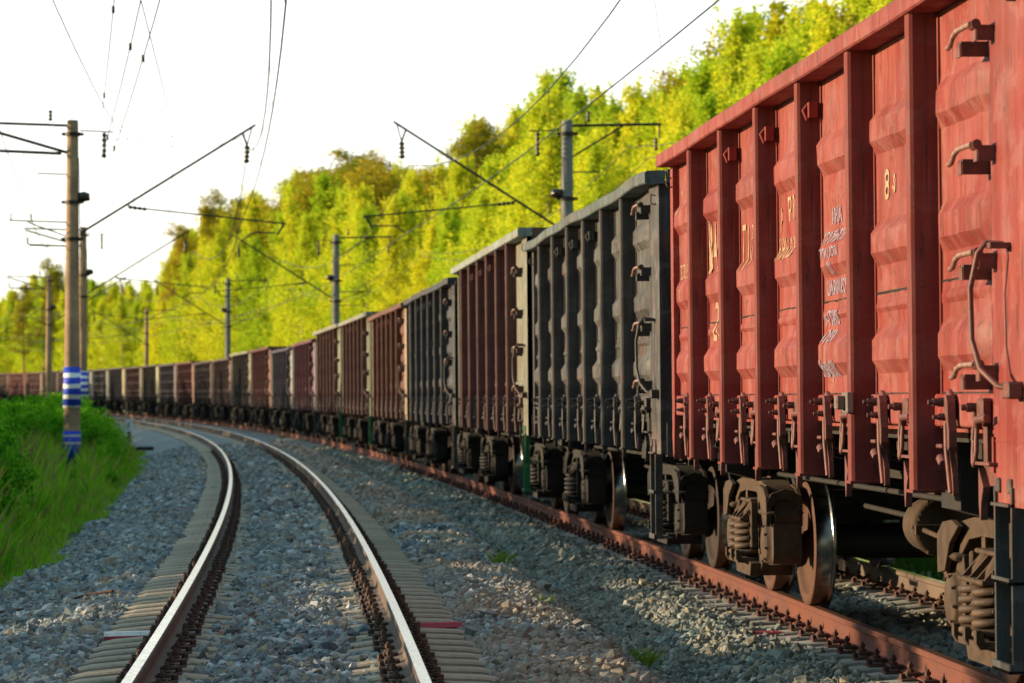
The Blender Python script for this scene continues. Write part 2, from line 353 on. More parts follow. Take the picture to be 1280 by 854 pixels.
# ---- ground sheet
def ground():
    ss=np.concatenate([np.arange(-50,120,1.0),np.arange(120,400,4.0),np.arange(400,901,25.0)])
    oo=np.array([-1400,-600,-250,-120,-70,-45,-30,-24,-19,-15,-12.5,-11,-10,-9.2,-8.6,-8.0,-7.6,-6.8,-5,-2,0,2,3.0,3.6,4.4,5.5,7,10,14,20,30,45,80,160,400,1200],float)
    S,O=np.meshgrid(ss,oo,indexing='ij'); a=O+dA(S); x,y,t=frame(S)
    X=x+O*np.cos(t); Y=y+O*np.sin(t)
    # far lateral reach goes straight out instead of folding over
    base=np.interp(a,[-60,-20,-12,-7,-4.6,-3.3,-3.0,7.8,8.4,9.5,12,20,50],[-0.6,-0.6,-0.3,-0.25,-0.45,-0.60,-1.1,-1.1,-0.95,-1.0,-1.1,-0.6,1.0])
    Z=base+zf(S)+np.where((a<-3.6)|(a>9),0.22*vnoise(X,Y,4.0,5)+0.15*vnoise(X,Y,1.7,6),0)
    n,m=S.shape; V=np.stack([X.ravel(),Y.ravel(),Z.ravel()],1)
    I=np.arange(n*m).reshape(n,m); F=np.stack([I[:-1,:-1].ravel(),I[:-1,1:].ravel(),I[1:,1:].ravel(),I[1:,:-1].ravel()],1)
    tag(link('ground',np_mesh('ground',V,F,M['ground'],True)),kind='structure')
    mb=MB(); mb.add([(-4000,-800,-2.4),(4000,-800,-2.4),(4000,5000,-2.4),(-4000,5000,-2.4)],[(0,1,2,3)])
    tag(mb.build('terrain',M['ground']),kind='structure')
    ss=np.concatenate([np.arange(-30,60,0.25),np.arange(60,560,1.5)]); cols=[]
    u=np.linspace(0,1,90); S=np.repeat(ss[:,None],90,1); lo=-dA(ss)-3.6; O=lo[:,None]+(3.3-lo[:,None])*u[None,:]
    X,Y,Z=bed_xyz(S,O); n,m=S.shape; V=np.stack([X.ravel(),Y.ravel(),Z.ravel()],1)
    I=np.arange(n*m).reshape(n,m); F=np.stack([I[:-1,:-1].ravel(),I[:-1,1:].ravel(),I[1:,1:].ravel(),I[1:,:-1].ravel()],1)
    tag(link('ballast_bed',np_mesh('ballast_bed',V,F,M['bed'],True)),kind='structure')
ground()

# ---- ballast stones (uncountable: stuff)
def ico():
    bm=bmesh.new(); bmesh.ops.create_icosphere(bm,subdivisions=1,radius=1); bm.verts.ensure_lookup_table()
    V=np.array([v.co[:] for v in bm.verts]); F=np.array([[v.index for v in f.verts] for f in bm.faces]); bm.free(); return V,F
ICO_V,ICO_F=ico()
def rand_rot(n,rng):
    q=rng.normal(size=(n,4)); q/=np.linalg.norm(q,axis=1)[:,None]; a,b,c,d=q.T
    return np.stack([1-2*(c*c+d*d),2*(b*c-a*d),2*(b*d+a*c),2*(b*c+a*d),1-2*(b*b+d*d),2*(c*d-a*b),2*(b*d-a*c),2*(c*d+a*b),1-2*(b*b+c*c)],1).reshape(n,3,3)
def stone_mesh(name,pos,size,mat,rng):
    n=len(pos)
    V=np.repeat(ICO_V[None],n,0)*rng.uniform(0.68,1.2,(n,12,1))
    V=V*(size[:,None,None]*rng.uniform(0.55,1.15,(n,1,3)))
    # flatten cut facets
    V[:,:,2]=np.maximum(V[:,:,2],-0.55*size[:,None])
    V[:,:,0]=np.minimum(V[:,:,0],0.62*size[:,None])
    V=np.einsum('nij,nkj->nki',rand_rot(n,rng),V)+pos[:,None,:]
    F=(ICO_F[None]+12*np.arange(n)[:,None,None]).reshape(-1,3)
    return np_mesh(name,V.reshape(-1,3),F,mat)
SLP=0.543
def scatter(name,label,mat,lo,hi,s0,s1,dens,size,seed,skip=None):
    rng=np.random.default_rng(seed); P=[];Z=[]
    for a,b in zip(np.arange(s0,s1,2.0),np.arange(s0+2,s1+2,2.0)):
        yc=float(np.interp(a,_S,_y)); 
        k=dens(yc); l,h=lo(a),hi(a); n=int((h-l)*2*k)
        if n<=0: continue
        s=rng.uniform(a,b,n); o=rng.uniform(l,h,n); sz=size(yc)*rng.lognormal(0,0.28,n)
        x,y,z=bed_xyz(s,o); keep=(x>-0.20*y-1.2)&(x<0.20*y+1.5)
        if skip is not None: keep&=~skip(s,o,rng)
        s,o,x,y,z,sz=[t[keep] for t in (s,o,x,y,z,sz)]
        P.append(np.stack([x,y,z+sz*rng.uniform(-0.25,0.45,len(sz))],1)); Z.append(sz)
    P=np.concatenate(P);Z=np.concatenate(Z)
    tag(link(name,stone_mesh(name,P,Z,mat,rng)),label,'gravel',kind='stuff')
def dens(y): return 520 if y<32 else (380 if y<45 else (230 if y<70 else (110 if y<110 else 0)))
def ssize(y): return 0.036 if y<32 else (0.042 if y<45 else (0.050 if y<70 else 0.060))
def skipA(s,o,rng):   # outer sleeper ends of the empty track are swept clean, stones lie between them inside
    a=o+dA(s); ph=np.abs(((s-0.2)/SLP)%1.0-0.5)
    outer=(np.abs(a)>0.66)&(np.abs(a)<1.34); inner=(np.abs(a)<=0.66)&(np.abs(a)>0.40+0.14*vnoise(s,a,0.7,21))
    return (outer&(rng.random(len(s))<0.985))|(inner&(rng.random(len(s))<0.80))
def skipB(s,o,rng):
    ph=((s)/SLP+0.5)%1.0; on=np.abs(ph-0.5)<0.27
    r=np.abs(np.abs(o)-0.80)<0.20
    return (on&(np.abs(o)<1.34)&(rng.random(len(s))<0.97)) | (r&(rng.random(len(s))<0.9))
scatter('ballast_stones','grey crushed stone ballast sloping down to the grass left of the empty track','%s'%'' or M['stone'],lambda s:-dA(s)-3.55,lambda s:-dA(s)-1.34,-10,110,dens,ssize,11)
scatter('ballast_stones','blue grey crushed stone ballast between the two shiny rails',M['stone'],lambda s:-dA(s)-1.34,lambda s:-dA(s)+1.34,-10,110,dens,ssize,12,skipA)
scatter('ballast_stones','brownish crushed stone ballast heaped beside the sleepers right of the shiny rails',M['stone_tan'],lambda s:-dA(s)+1.32,lambda s:-dA(s)*0.5+0.15,-10,110,dens,ssize,13)
scatter('ballast_stones','greenish grey crushed stone ballast in front of the rusty rail and under the wagons',M['stone_green'],lambda s:-dA(s)*0.5+0.15,lambda s:3.1,-10,90,dens,ssize,14,skipB)

# ------------------------------------------------------------------ rails
def rail(name,label,P,off,mside,mhead,s0=-18,s1=520,worn=0.035):
    prof=[(-0.075,-0.18),(-0.075,-0.168),(-0.020,-0.152),(-0.009,-0.135),(-0.009,-0.05),(-0.0365,-0.036),(-0.0375,-0.008),(-0.030,0.0005),
          (0.030,0.0005),(0.0375,-0.008),(0.0365,-0.036),(0.009,-0.05),(0.009,-0.135),(0.020,-0.152),(0.075,-0.168),(0.075,-0.18)]
    ss=np.concatenate([np.arange(s0,120,1.0),np.arange(120,s1,3.0)]); V=[];F=[];mi=[];n=len(prof)
    for s in ss:
        for a,b in prof: V.append(P(s,off+a,b))
    for i in range(len(ss)-1):
        for k in range(n):
            F.append((i*n+k,i*n+(k+1)%n,(i+1)*n+(k+1)%n,(i+1)*n+k)); mi.append(1 if k==7 else 0)
    F.append(tuple(range(n))); mi.append(0)
    me=bpy.data.meshes.new(name); me.from_pydata(V,[],F); me.materials.append(mside); me.materials.append(mhead)
    bm=bmesh.new(); bm.from_mesh(me); bmesh.ops.recalc_face_normals(bm,faces=bm.faces); bm.to_mesh(me); bm.free()
    me.polygons.foreach_set('material_index',mi)
    o=link(name,me); tag(o,label,'rail'); return o
rail('rail','left polished steel rail of the empty curving track',PA,-0.7975,M['rail_dull'],M['rail_head'])
rail('rail','right polished steel rail of the empty curving track',PA,0.7975,M['rail_dull'],M['rail_head'])
rail('rail','red rusty near rail in front of the wagon wheels',PB,-0.7975,M['rail_rust'],M['rail_head_b'])
rail('rail','shaded far rail behind the wagon wheels, under the train',PB,0.7975,M['rail_dull'],M['rail_head'])

# ------------------------------------------------------------------ sleepers with fastenings
def sleeper_mb():
    mb=MB(); xs=[-1.35,-1.25,-0.95,-0.60,-0.35,0,0.35,0.60,0.95,1.25,1.35]; zt=[-0.235,-0.215,-0.195,-0.195,-0.225,-0.235,-0.225,-0.195,-0.195,-0.215,-0.235]
    V=[]
    for x,z in zip(xs,zt): V+=[(x,-0.14,-0.42),(x,-0.125,z-0.012),(x,-0.105,z),(x,0.105,z),(x,0.125,z-0.012),(x,0.14,-0.42)]
    F=[];n=6
    for i in range(len(xs)-1):
        for k in range(5): F.append((i*n+k,i*n+k+1,(i+1)*n+k+1,(i+1)*n+k))
    F+= [tuple(range(n)),tuple(range((len(xs)-1)*n,len(xs)*n))]
    mb.add(V,F); return mb
def fast_mb(side):
    mb=MB(); c=side*0.7975
    mb.box(c-0.185,c+0.185,-0.075,0.075,-0.197,-0.183,bev=0.003)
    for q in (-1,1):
        x=c+q*0.115
        mb.box(min(c+q*0.05,c+q*0.15),max(c+q*0.05,c+q*0.15),-0.055,0.055,-0.165,-0.140,bev=0.006)
        mb.lathe([(-0.14,0.026),(-0.128,0.028),(-0.118,0.012),(-0.075,0.011),(-0.075,0.0)],(x,0,0),'z',8,False)
        mb.lathe([(-0.112,0.0),(-0.112,0.021),(-0.09,0.021),(-0.09,0.0)],(x,0,0),'z',6,False)
        mb.lathe([(-0.185,0.022),(-0.15,0.022),(-0.15,0.0)],(c+q*0.165,0.0,0),'z',6,False)
    return mb
fast_me={}
for k,mm in (('a',M['bolt']),('b',M['bolt_b'])):
    fast_me[k]=(fast_mb(-1).mesh('rail_fastening',mm),fast_mb(1).mesh('rail_fastening',mm))
sl_me={'a':sleeper_mb().mesh('sleeper',M['sleeper_a']),'b':sleeper_mb().mesh('sleeper',M['sleeper_b'])}
def far_stack(P,s0,s1,mat,name,label):
    me=sleeper_mb(); V=np.array(me.v); out=[];F=[];ss=np.arange(s0,s1,SLP)
    for i,s in enumerate(ss):
        x,y,z=P(s,0,0); t=float(frame(s)[2]); c,sn=math.cos(t),math.sin(t)
        out.append(np.stack([x+V[:,0]*c-V[:,1]*sn,y+V[:,0]*sn+V[:,1]*c,z+V[:,2]],1)); F+= [tuple(j+i*len(V) for j in f) for f in me.f]
    m=bpy.data.meshes.new(name); m.from_pydata(np.concatenate(out).tolist(),[],F); m.materials.append(mat)
    tag(link(name,m),label,'sleeper',kind='stuff')
sA0,sB0=-11.0,-11.0; nA,nB=165,130
protoA=link('concrete_sleeper',sl_me['a']); protoB=link('concrete_sleeper',sl_me['b'])
for pr,k in ((protoA,'a'),(protoB,'b')):
    for j in (0,1): link('rail_fastening',fast_me[k][j],pr)
tag(protoA,'tan stained concrete sleeper under the shiny rails of the empty track','sleeper','sleepers of the empty track')
tag(protoB,'grey concrete sleeper under the rusty rails and the wagons','sleeper','sleepers of the train track')
red_a=round((23.2-21.3-sA0)/SLP); red_b=0
for P,pr,n,s0,cant in ((PA,protoA,nA,sA0,CANT_A),(PB,protoB,nB,sB0,CANT_B)):
    for i in range(n):
        s=s0+i*SLP
        o=pr if i==0 else copy_tree(pr)
        o.location=P(s+random.uniform(-.008,.008),random.uniform(-.012,.012),0); o.rotation_euler=(0,-cant,float(frame(s)[2])+random.uniform(-.006,.006))
        # painted marks
        mark=None
        if P is PA and i==25:
            for (x0,x1,mm) in ((-1.33,-0.98,'white_mark'),(0.98,1.33,'red_mark'),(-0.62,-0.30,'red_mark'),(0.30,0.62,'red_mark')):
                mb=MB(); za=-0.205 if abs(x0)<0.9 else -0.198
                mb.add([(x0,-0.112,za-0.02 if abs(x0)>1.2 else za+0.003),(x1,-0.112,za+0.006 if abs(x1)<1.2 else za-0.02),(x1,-0.03,za+0.006 if abs(x1)<1.2 else za-0.018),(x0,-0.03,za-0.018 if abs(x0)>1.2 else za+0.003)],[(0,1,2,3)])
                for v in range(len(mb.v)): pass
                mb2=MB(); mb2.prism([(x0,zt) for zt in ()] or [(-0.135,-0.225),(-0.108,-0.19),(-0.02,-0.19),(-0.02,-0.215),(-0.12,-0.24)],x0,x1,'x') if abs(x0)+abs(x1)>2 else mb2.prism([(-0.13,-0.235),(-0.108,-0.208),(-0.03,-0.208),(-0.03,-0.24)],x0,x1,'x')
                mb2.build('paint_mark',M[mm],o)
                if mm=='white_mark':
                    mb3=MB(); mb3.prism([(-0.139,-0.245),(-0.136,-0.222),(-0.11,-0.205),(-0.11,-0.245)],x0,x1,'x'); mb3.build('paint_mark',M['red_mark'],o)
            if 'group' in o.keys(): del o['group']
            o['label']='tan concrete sleeper of the empty track with white and red paint stripes on its ends'
        if P is PB and i==26:
            mb=MB(); mb.prism([(-0.145,-0.30),(-0.13,-0.222),(-0.108,-0.202),(0.108,-0.202),(0.13,-0.222),(0.145,-0.30)],-1.33,-1.0,'x'); mb.build('paint_mark',M['red_mark'],o)
            if 'group' in o.keys(): del o['group']
            o['label']='grey concrete sleeper with its end painted dull red, before the first lit wheel'
far_stack(PA,sA0+nA*SLP,330,M['sleeper_a'],'sleepers','distant tan concrete sleepers of the empty track')
far_stack(PB,sB0+nB*SLP,340,M['sleeper_b'],'sleepers','distant grey concrete sleepers under the far wagons')

# ------------------------------------------------------------------ wagons
POSTS=[4.47-1.788*i for i in range(6)]      # post centres, far to near
HL=6.4
HN=6.68
def rib(z,ribs):
    r=0.0
    for zc,hh,sl,dp in ribs: r=np.maximum(r,np.clip((hh+sl-np.abs(z-zc))/sl,0,1)*dp)
    return r
RIBS={'deep':[(3.13,0.06,0.07,0.050),(2.49,0.06,0.07,0.050),(2.13,0.012,0.025,0.018),(1.88,0.06,0.075,0.053)],
      'flat':[(3.35,0.02,0.02,0.028),(2.83,0.02,0.02,0.028),(2.30,0.02,0.02,0.028),(1.80,0.02,0.02,0.028)]}
def wall_x(y,z,kind,seed):
    y=np.asarray(y,float); z=np.asarray(z,float)
    edges=[HL-0.05]+POSTS+[-5.85]; e=np.array(edges); 
    d=np.min(np.abs(y[...,None]-e),axis=-1)-0.10
    ed=np.clip(d/0.10,0,1)*(y>-5.85)
    dent=(0.034*vnoise(y+seed*31,z*0.9,0.55,seed)+0.020*vnoise(y,z*0.8,0.22,seed+3)+0.018*vnoise(y*2.5,z*0.35,0.25,seed+9)+0.010*vnoise(y*3+z*0.6,z*0.8,0.2,seed+12))*np.clip(d/0.2,0,1)*(y>-5.85)*np.clip((z-1.65)/0.25,0,1)*np.clip((3.55-z)/0.15,0,1)
    amt=1.0 if kind=='deep' else 0.25
    x=-1.448-rib(z+(0.012*vnoise(y,0*y,0.8,seed+5) if kind=='deep' else 0),RIBS[kind])*ed-dent*amt
    x=x-np.where(z<2.205,0.006,0.0)*ed
    return x
def wall_mesh(kind,seed,H):
    zs=[1.60]
    for zc,hh,sl,dp in sorted(RIBS[kind]): zs+= [zc-hh-sl,zc-hh-sl*0.5,zc-hh,zc,zc+hh,zc+hh+sl*0.5,zc+hh+sl]
    zs+=list(np.arange(1.66,H-0.1,0.055))+[2.2,2.21,H-0.10]
    zs=np.array(sorted(z for z in set(np.round(zs,3)) if z<=H-0.10)); zs=zs[np.concatenate([[True],np.diff(zs)>0.008])]
    e=[HL]+POSTS+[-HN]; ys=[]
    for a,b in zip(e[:-1],e[1:]): ys+=list(np.linspace(a,b,27)[:-1])
    ys=np.array(ys+[-HN]); Y,Z=np.meshgrid(ys,zs,indexing='ij'); X=wall_x(Y,Z,kind,seed)
    V=np.stack([X.ravel(),Y.ravel(),Z.ravel()],1); n,m=Y.shape; I=np.arange(n*m).reshape(n,m)
    F=np.stack([I[:-1,:-1].ravel(),I[1:,:-1].ravel(),I[1:,1:].ravel(),I[:-1,1:].ravel()],1)
    # thickness: inner skin
    Vi=V.copy(); Vi[:,0]=-1.39; k=len(V); F2=F[:,::-1]+k
    top=np.stack([I[:-1,-1],I[1:,-1],I[1:,-1]+k,I[:-1,-1]+k],1)
    me=np_mesh('side_wall',np.concatenate([V,Vi]),np.concatenate([F,F2,top]),M['paint']); smooth_by_angle(me,22); return me
def sheet_seams(kind,seed,H):
    mb=MB()   # dark open joints between sheets and posts, and the wavy overlap crack
    e=[HL-0.12]+POSTS+[-5.85]
    for i,(a,b) in enumerate(zip(e[:-1],e[1:])):
        ys=np.linspace(a-0.12,b+0.12,13); zz=2.205+0.012*vnoise(ys,ys*0+i,0.4,seed); 
        if kind=='deep':
            xs=wall_x(ys,zz,kind,seed)-0.003
            P=[];F=[]
            for j in range(13):
                th=0.004+0.004*abs(math.sin(j*1.7+i)); P+=[(xs[j],ys[j],zz[j]-th),(xs[j]-0.002,ys[j],zz[j]+th)]
            F=[(2*j,2*j+2,2*j+3,2*j+1) for j in range(12)]; mb.add(P,F)
        for yy in (a-0.112,b+0.112):
            z0=1.64; 
            while z0<H-0.2:
                z1=min(z0+random.uniform(0.3,1.0),H-0.16); wd=random.uniform(0.003,0.008)
                xa=float(wall_x(np.array([yy]),np.array([z0]),kind,seed)[0])-0.004
                mb.add([(xa,yy-wd,z0),(xa,yy+wd,z0),(xa,yy+wd,z1),(xa,yy-wd,z1)],[(0,1,2,3)]); z0=z1+random.uniform(0.02,0.2)
        # under the sill line and below the top rail
        mb.add([(-1.457,a-0.1,1.628),(-1.457,b+0.1,1.628),(-1.457,b+0.1,1.636),(-1.457,a-0.1,1.636)],[(0,1,2,3)])
    return mb.mesh('open_seam',M['darkiron'])
def post_mesh(H):
    mb=MB(); pr=[(-1.451,-0.115),(-1.456,-0.078),(-1.580,-0.058),(-1.598,-0.050),(-1.603,-0.036),(-1.603,0.036),(-1.598,0.050),(-1.580,0.058),(-1.456,0.078),(-1.451,0.115)]
    mb.prism([(a,b) for a,b in pr][3:7]+[] ,1.13,H-0.11,'z') if False else None
    z0,z1=1.125,H-0.105
    core=pr[1:-1]+[(-1.41,0.078),(-1.41,-0.078)]
    mb.prism(core,z0,z1,'z')
    for q in (-1,1): mb.box(-1.459,-1.443,min(q*0.084,q*0.118),max(q*0.084,q*0.118),1.45,z1)
    mb.box(-1.612,-1.44,-0.095,0.095,z0-0.012,z0+0.004)     # weld foot plate
    me=mb.mesh('side_post',M['paint']); return me
def toprail_mesh(H,wavy=0.0):
    mb=MB(); ys=np.linspace(-HN-0.03,HL+0.03,49); P=[];F=[]
    for i,y in enumerate(ys):
        dz=wavy*math.sin(y*0.9+0.5)+wavy*0.6*math.sin(y*2.1+1)-wavy*1.2*(y/HL)**2
        dx=wavy*0.7*math.sin(y*1.3)
        for a,b in ((-1.445,-0.115),(-1.615,-0.115),(-1.625,-0.105),(-1.625,-0.02),(-1.605,0.0),(-1.45,0.004),(-1.435,-0.01)): P.append((a+dx,y,H+b+dz))
    n=7
    for i in range(len(ys)-1):
        for k in range(n): F.append((i*n+k,i*n+(k+1)%n,(i+1)*n+(k+1)%n,(i+1)*n+k))
    F+=[tuple(range(n)),tuple(range((len(ys)-1)*n,len(ys)*n))]
    mb.add(P,F); 
    return mb.mesh('top_rail',M['paint'])
def sill_mesh():
    mb=MB(); mb.prism([(-1.40,1.46),(-1.482,1.46),(-1.488,1.468),(-1.486,1.618),(-1.478,1.63),(-1.40,1.63)],-HL,HL,'y') if False else None
    mb.prism([(-1.40,1.46),(-1.482,1.46),(-1.488,1.468),(-1.486,1.618),(-1.478,1.626),(-1.40,1.626)],-HN+0.02,HL-0.02,'y')
    mb.box(-1.42,-1.30,-HL+0.3,HL-0.3,1.40,1.458)
    return mb.mesh('side_sill',M['paint'])
def corner_mesh(near,H):
    mb=MB(); a,b=((-HN,-5.97) if near else (HL-0.17,HL))
    z0=1.10
    if near: mb.prism([(a,z0),(b-0.02,z0),(b,z0+0.02),(b,H-0.116),(a,H-0.116)],-1.503,-1.44,'x')
    else: mb.prism([(b,z0+0.15),(a+0.07,z0-0.02),(a+0.02,1.45),(a,1.5),(a,H-0.116),(b,H-0.116)],-1.503,-1.44,'x')
    if near:
        mb.box(-1.508,-1.50,a+0.01,b-0.03,1.40,1.404)
        mb.box(-1.515,-1.50,b-0.035,b-0.005,1.25,1.42)
    y0=-HN if near else HL
    mb.box(-1.50,-1.36,min(y0,y0+(0.012 if near else -0.012)),max(y0,y0+(0.012 if near else -0.012)),1.1,H-0.118)
    return mb.mesh('corner_post',M['paint'])
def end_mesh(H,near=False):
    mb=MB(); y=(HN if near else HL)-0.03
    mb.box(-1.435,1.435,y-0.02,y,1.30,H-0.10)
    for z in (1.75,2.25,2.75,3.2): mb.prism([(y,z-0.09),(y+0.07,z-0.05),(y+0.07,z+0.05),(y,z+0.09)],-1.36,1.36,'x')
    for x in (-0.75,0.75): mb.box(x-0.06,x+0.06,y,y+0.10,1.15,H-0.10)
    mb.box(-1.43,1.43,y-0.03,y+0.10,H-0.12,H-0.002)
    mb.box(-1.45,1.45,y-0.05,y+0.06,1.08,1.38)
    return mb.mesh('end_wall',M['paint'])
def bolt(mb,x,y,z,r=0.018,l=0.03,ax='x'):
    mb.lathe([(0,r),(-l*0.5,r),(-l*0.5,r*0.7),(-l,r*0.6),(-l,0)],(x,y,z),ax,6,False)
def latch_mesh():
    # hatch hinge lug with bolts and the long hanging hook; origin at its top pivot, on the sill face
    mb=MB()
    mb.box(-1.53,-1.487,-0.06,0.045,1.50,1.60,bev=0.008)
    mb.tube([(-1.49,0.05,1.585),(-1.56,0.055,1.585)],0.024,8); bolt(mb,-1.56,0.055,1.585,0.022,0.05)
    mb.tube([(-1.49,-0.01,1.51),(-1.55,-0.01,1.51)],0.020,8); bolt(mb,-1.55,-0.01,1.51,0.020,0.05)
    mb.tube([(-1.50,0.07,1.60),(-1.51,0.00,1.635),(-1.51,-0.06,1.60)],0.017,7)
    # curved cam plate
    mb.prism([(-0.03,1.61),(-0.075,1.62),(-0.105,1.585),(-0.115,1.50),(-0.135,1.44),(-0.135,1.36),(-0.105,1.34),(-0.085,1.37),(-0.085,1.45),(-0.06,1.50),(-0.02,1.54)],-1.545,-1.505,'x')
    # hanging hook, tapering downwards
    mb.prism([(0.01,1.49),(-0.05,1.49),(-0.055,1.33),(-0.075,1.20),(-0.10,1.12),(-0.12,1.115),(-0.13,1.13),(-0.115,1.22),(-0.02,1.34),(0.0,1.42)][::-1],-1.525,-1.495,'x')
    mb.tube([(-1.53,0.0,1.48),(-1.535,-0.03,1.34),(-1.53,-0.10,1.13)],0.014,6)
    # small shelf bracket
    mb.prism([(0.11,1.36),(-0.01,1.36),(-0.01,1.345),(0.0,1.25),(0.03,1.23),(0.10,1.32)],-1.51,-1.47,'x')
    mb.box(-1.56,-1.47,-0.01,0.115,1.352,1.372,bev=0.005)
    mb.tube([(-1.545,0.055,1.30),(-1.545,-0.015,1.27)],0.028,8)
    return mb.mesh('hatch_latch',M['iron'])
def bracket_mesh():
    mb=MB()
    mb.box(-1.545,-1.487,-0.115,-0.01,1.47,1.605,bev=0.012)
    mb.tube([(-1.49,0.035,1.56),(-1.56,0.035,1.56)],0.022,8); bolt(mb,-1.56,0.035,1.56,0.026,0.05)
    # chain link
    pts=[]
    for k in range(17):
        a=2*PI*k/16; pts.append((-1.535+0.01*math.sin(a),0.075+0.035*math.cos(a)-0.02*(math.sin(a)<0),1.40+0.12*math.sin(a)))
    mb.tube(pts,0.012,6,False)
    mb.tube([(-1.53,0.065,1.545),(-1.53,0.075,1.50)],0.02,6)
    mb.box(-1.515,-1.48,-0.085,-0.02,1.28,1.48,bev=0.006)
    mb.prism([(0.045,1.29),(-0.27,1.29),(-0.27,1.19),(-0.10,1.185),(-0.03,1.20),(0.02,1.26)],-1.50,-1.46,'x')
    mb.box(-1.545,-1.46,-0.27,0.04,1.285,1.30)
    mb.prism([(0.0,1.27),(-0.10,1.18),(-0.05,1.10),(-0.035,1.02),(-0.02,1.02),(0.0,1.10),(-0.0,1.18)],-1.535,-1.50,'x')
    mb.tube([(-1.56,-0.12,1.47),(-1.575,-0.16,1.50),(-1.55,-0.26,1.51)],0.02,7)
    return mb.mesh('hatch_bracket',M['iron'])
def handle_meshes():
    mb=MB()   # bar
    mb.tube([(-1.61,0.27,-0.045),(-1.612,0.20,-0.04),(-1.615,0.13,-0.005),(-1.615,0.04,0.012),(-1.61,-0.25,0.015)],0.0135,8)
    bar=mb.mesh('handle_bar',M['worn'])
    mb=MB()
    out=[]
    for y,z in ((0.13,-0.03),(-0.22,0.01)):
        mb=MB()
        mb.box(-1.585,-1.44,y-0.040,y+0.040,z-0.014,z,bev=0.003)
        mb.box(-1.585,-1.44,y-0.045,y-0.037,z-0.075,z-0.010)
        mb.box(-1.590,-1.580,y-0.038,y+0.038,z-0.075,z-0.010)
        if y<0: mb.tube([(-1.59,-0.18,0.012),(-1.59,-0.27,0.014)],0.024,8)
        out.append(mb.mesh('handle_bracket',M['iron']))
    return bar, out
def tube_ring(mb,c,r,rr,n=16,plane='yz'):
    pts=[(c[0],c[1]+r*math.cos(2*PI*k/n),c[2]+r*math.sin(2*PI*k/n)) for k in range(n+1)]; mb.tube(pts,rr,6,False)
def grab_mesh():
    mb=MB()
    mb.tube([(-1.52,-6.28,2.32),(-1.60,-6.27,2.33),(-1.64,-6.28,2.28),(-1.66,-6.20,2.12),(-1.66,-6.22,1.88),(-1.64,-6.30,1.74),(-1.60,-6.48,1.66),(-1.51,-6.52,1.64)],0.014,8)
    mb.box(-1.60,-1.50,-6.36,-6.26,2.30,2.325); mb.box(-1.58,-1.50,-6.58,-6.46,1.60,1.68,bev=0.01)
    return mb.mesh('grab_rail',M['iron'])
def step_mesh():
    mb=MB()
    for y in (-6.03,-6.37): mb.box(-1.52,-1.45,y-0.010,y+0.010,0.33,1.19,bev=0.003)
    for z in (0.33,0.74,1.10): mb.box(-1.535,-1.36,-6.38,-6.02,z,z+0.014)
    mb.box(-1.535,-1.52,-6.38,-6.02,0.33,0.375); mb.box(-1.535,-1.52,-6.38,-6.02,0.74,0.77)
    for y in (-6.08,-6.32): mb.box(-1.52,-1.49,y-0.03,y+0.03,1.16,1.23,bev=0.008)
    return mb.mesh('foot_step',M['paint'])
def under_mesh():
    mb=MB()
    mb.box(-0.18,0.18,-6.3,6.3,0.98,1.36)
    for y in np.linspace(-5.2,5.2,8): mb.prism([(-1.40,1.40),(1.40,1.40),(1.40,1.30),(0.3,1.05),(-0.3,1.05),(-1.40,1.30)],y-0.05,y+0.05,'y')
    mb.box(-1.42,1.42,-6.35,6.35,1.38,1.43)          # hatch floor
    for x in (-1.2,1.2): mb.box(x-0.05,x+0.05,-6.2,6.2,1.30,1.38)
    # sloping drop doors hint and rods
    for x in (-0.45,0.5): mb.tube([(x,-3.4,0.72),(x,3.4,0.78)],0.022,6)
    mb.tube([(-0.95,-4.5,1.0),(-0.95,4.5,1.0)],0.02,6)
    return mb.mesh('underframe',M['under'])
def bolster_mesh():
    mb=MB(); mb.prism([(-1.44,1.40),(1.44,1.40),(1.44,1.22),(0.6,0.93),(-0.6,0.93),(-1.44,1.22)],-0.20,0.20,'y')
    mb.prism([(-1.36,1.30),(-1.36,1.02),(-1.10,0.95),(-0.9,1.2)],-0.24,0.24,'y')
    return mb.mesh('bolster_plate',M['under'])
def cyl_mesh():
    mb=MB(); c=(-0.72,-1.9,0.86)
    c=(-0.60,-0.50,0.76)
    mb.lathe([(-0.02,0),(-0.02,0.05),(0,0.10),(0,0.175),(0.03,0.20),(0.05,0.20),(0.05,0.178),(0.42,0.178),(0.45,0.14),(0.45,0)],c,'y',28)
    for k in range(6): an=k*PI/3; bolt(mb,c[0]+0.19*math.cos(an),c[1],c[2]+0.19*math.sin(an),0.014,0.03,'y')
    mb.tube([(c[0],c[1],c[2]),(c[0],c[1]-0.35,c[2])],0.02,8)
    mb.box(c[0]-0.03,c[0]+0.03,c[1]+0.1,c[1]+0.3,c[2],1.4)
    mb.box(c[0]-0.25,c[0]+0.05,c[1]-0.38,c[1]-0.33,c[2]-0.03,c[2]+0.03)
    mb.tube([(c[0]-0.2,c[1]-0.35,c[2]),(c[0]-0.1,c[1]-1.6,c[2]-0.1)],0.018,6)
    return mb.mesh('brake_cylinder',M['bogie'])
def reservoir_mesh():
    mb=MB(); mb.lathe([(0,0),(0.02,0.09),(0.07,0.16),(0.9,0.16),(0.95,0.09),(0.97,0)],(0.62,0.4,0.95),'y',24); mb.box(0.58,0.66,0.6,0.7,1.05,1.4); return mb.mesh('air_reservoir',M['under'])
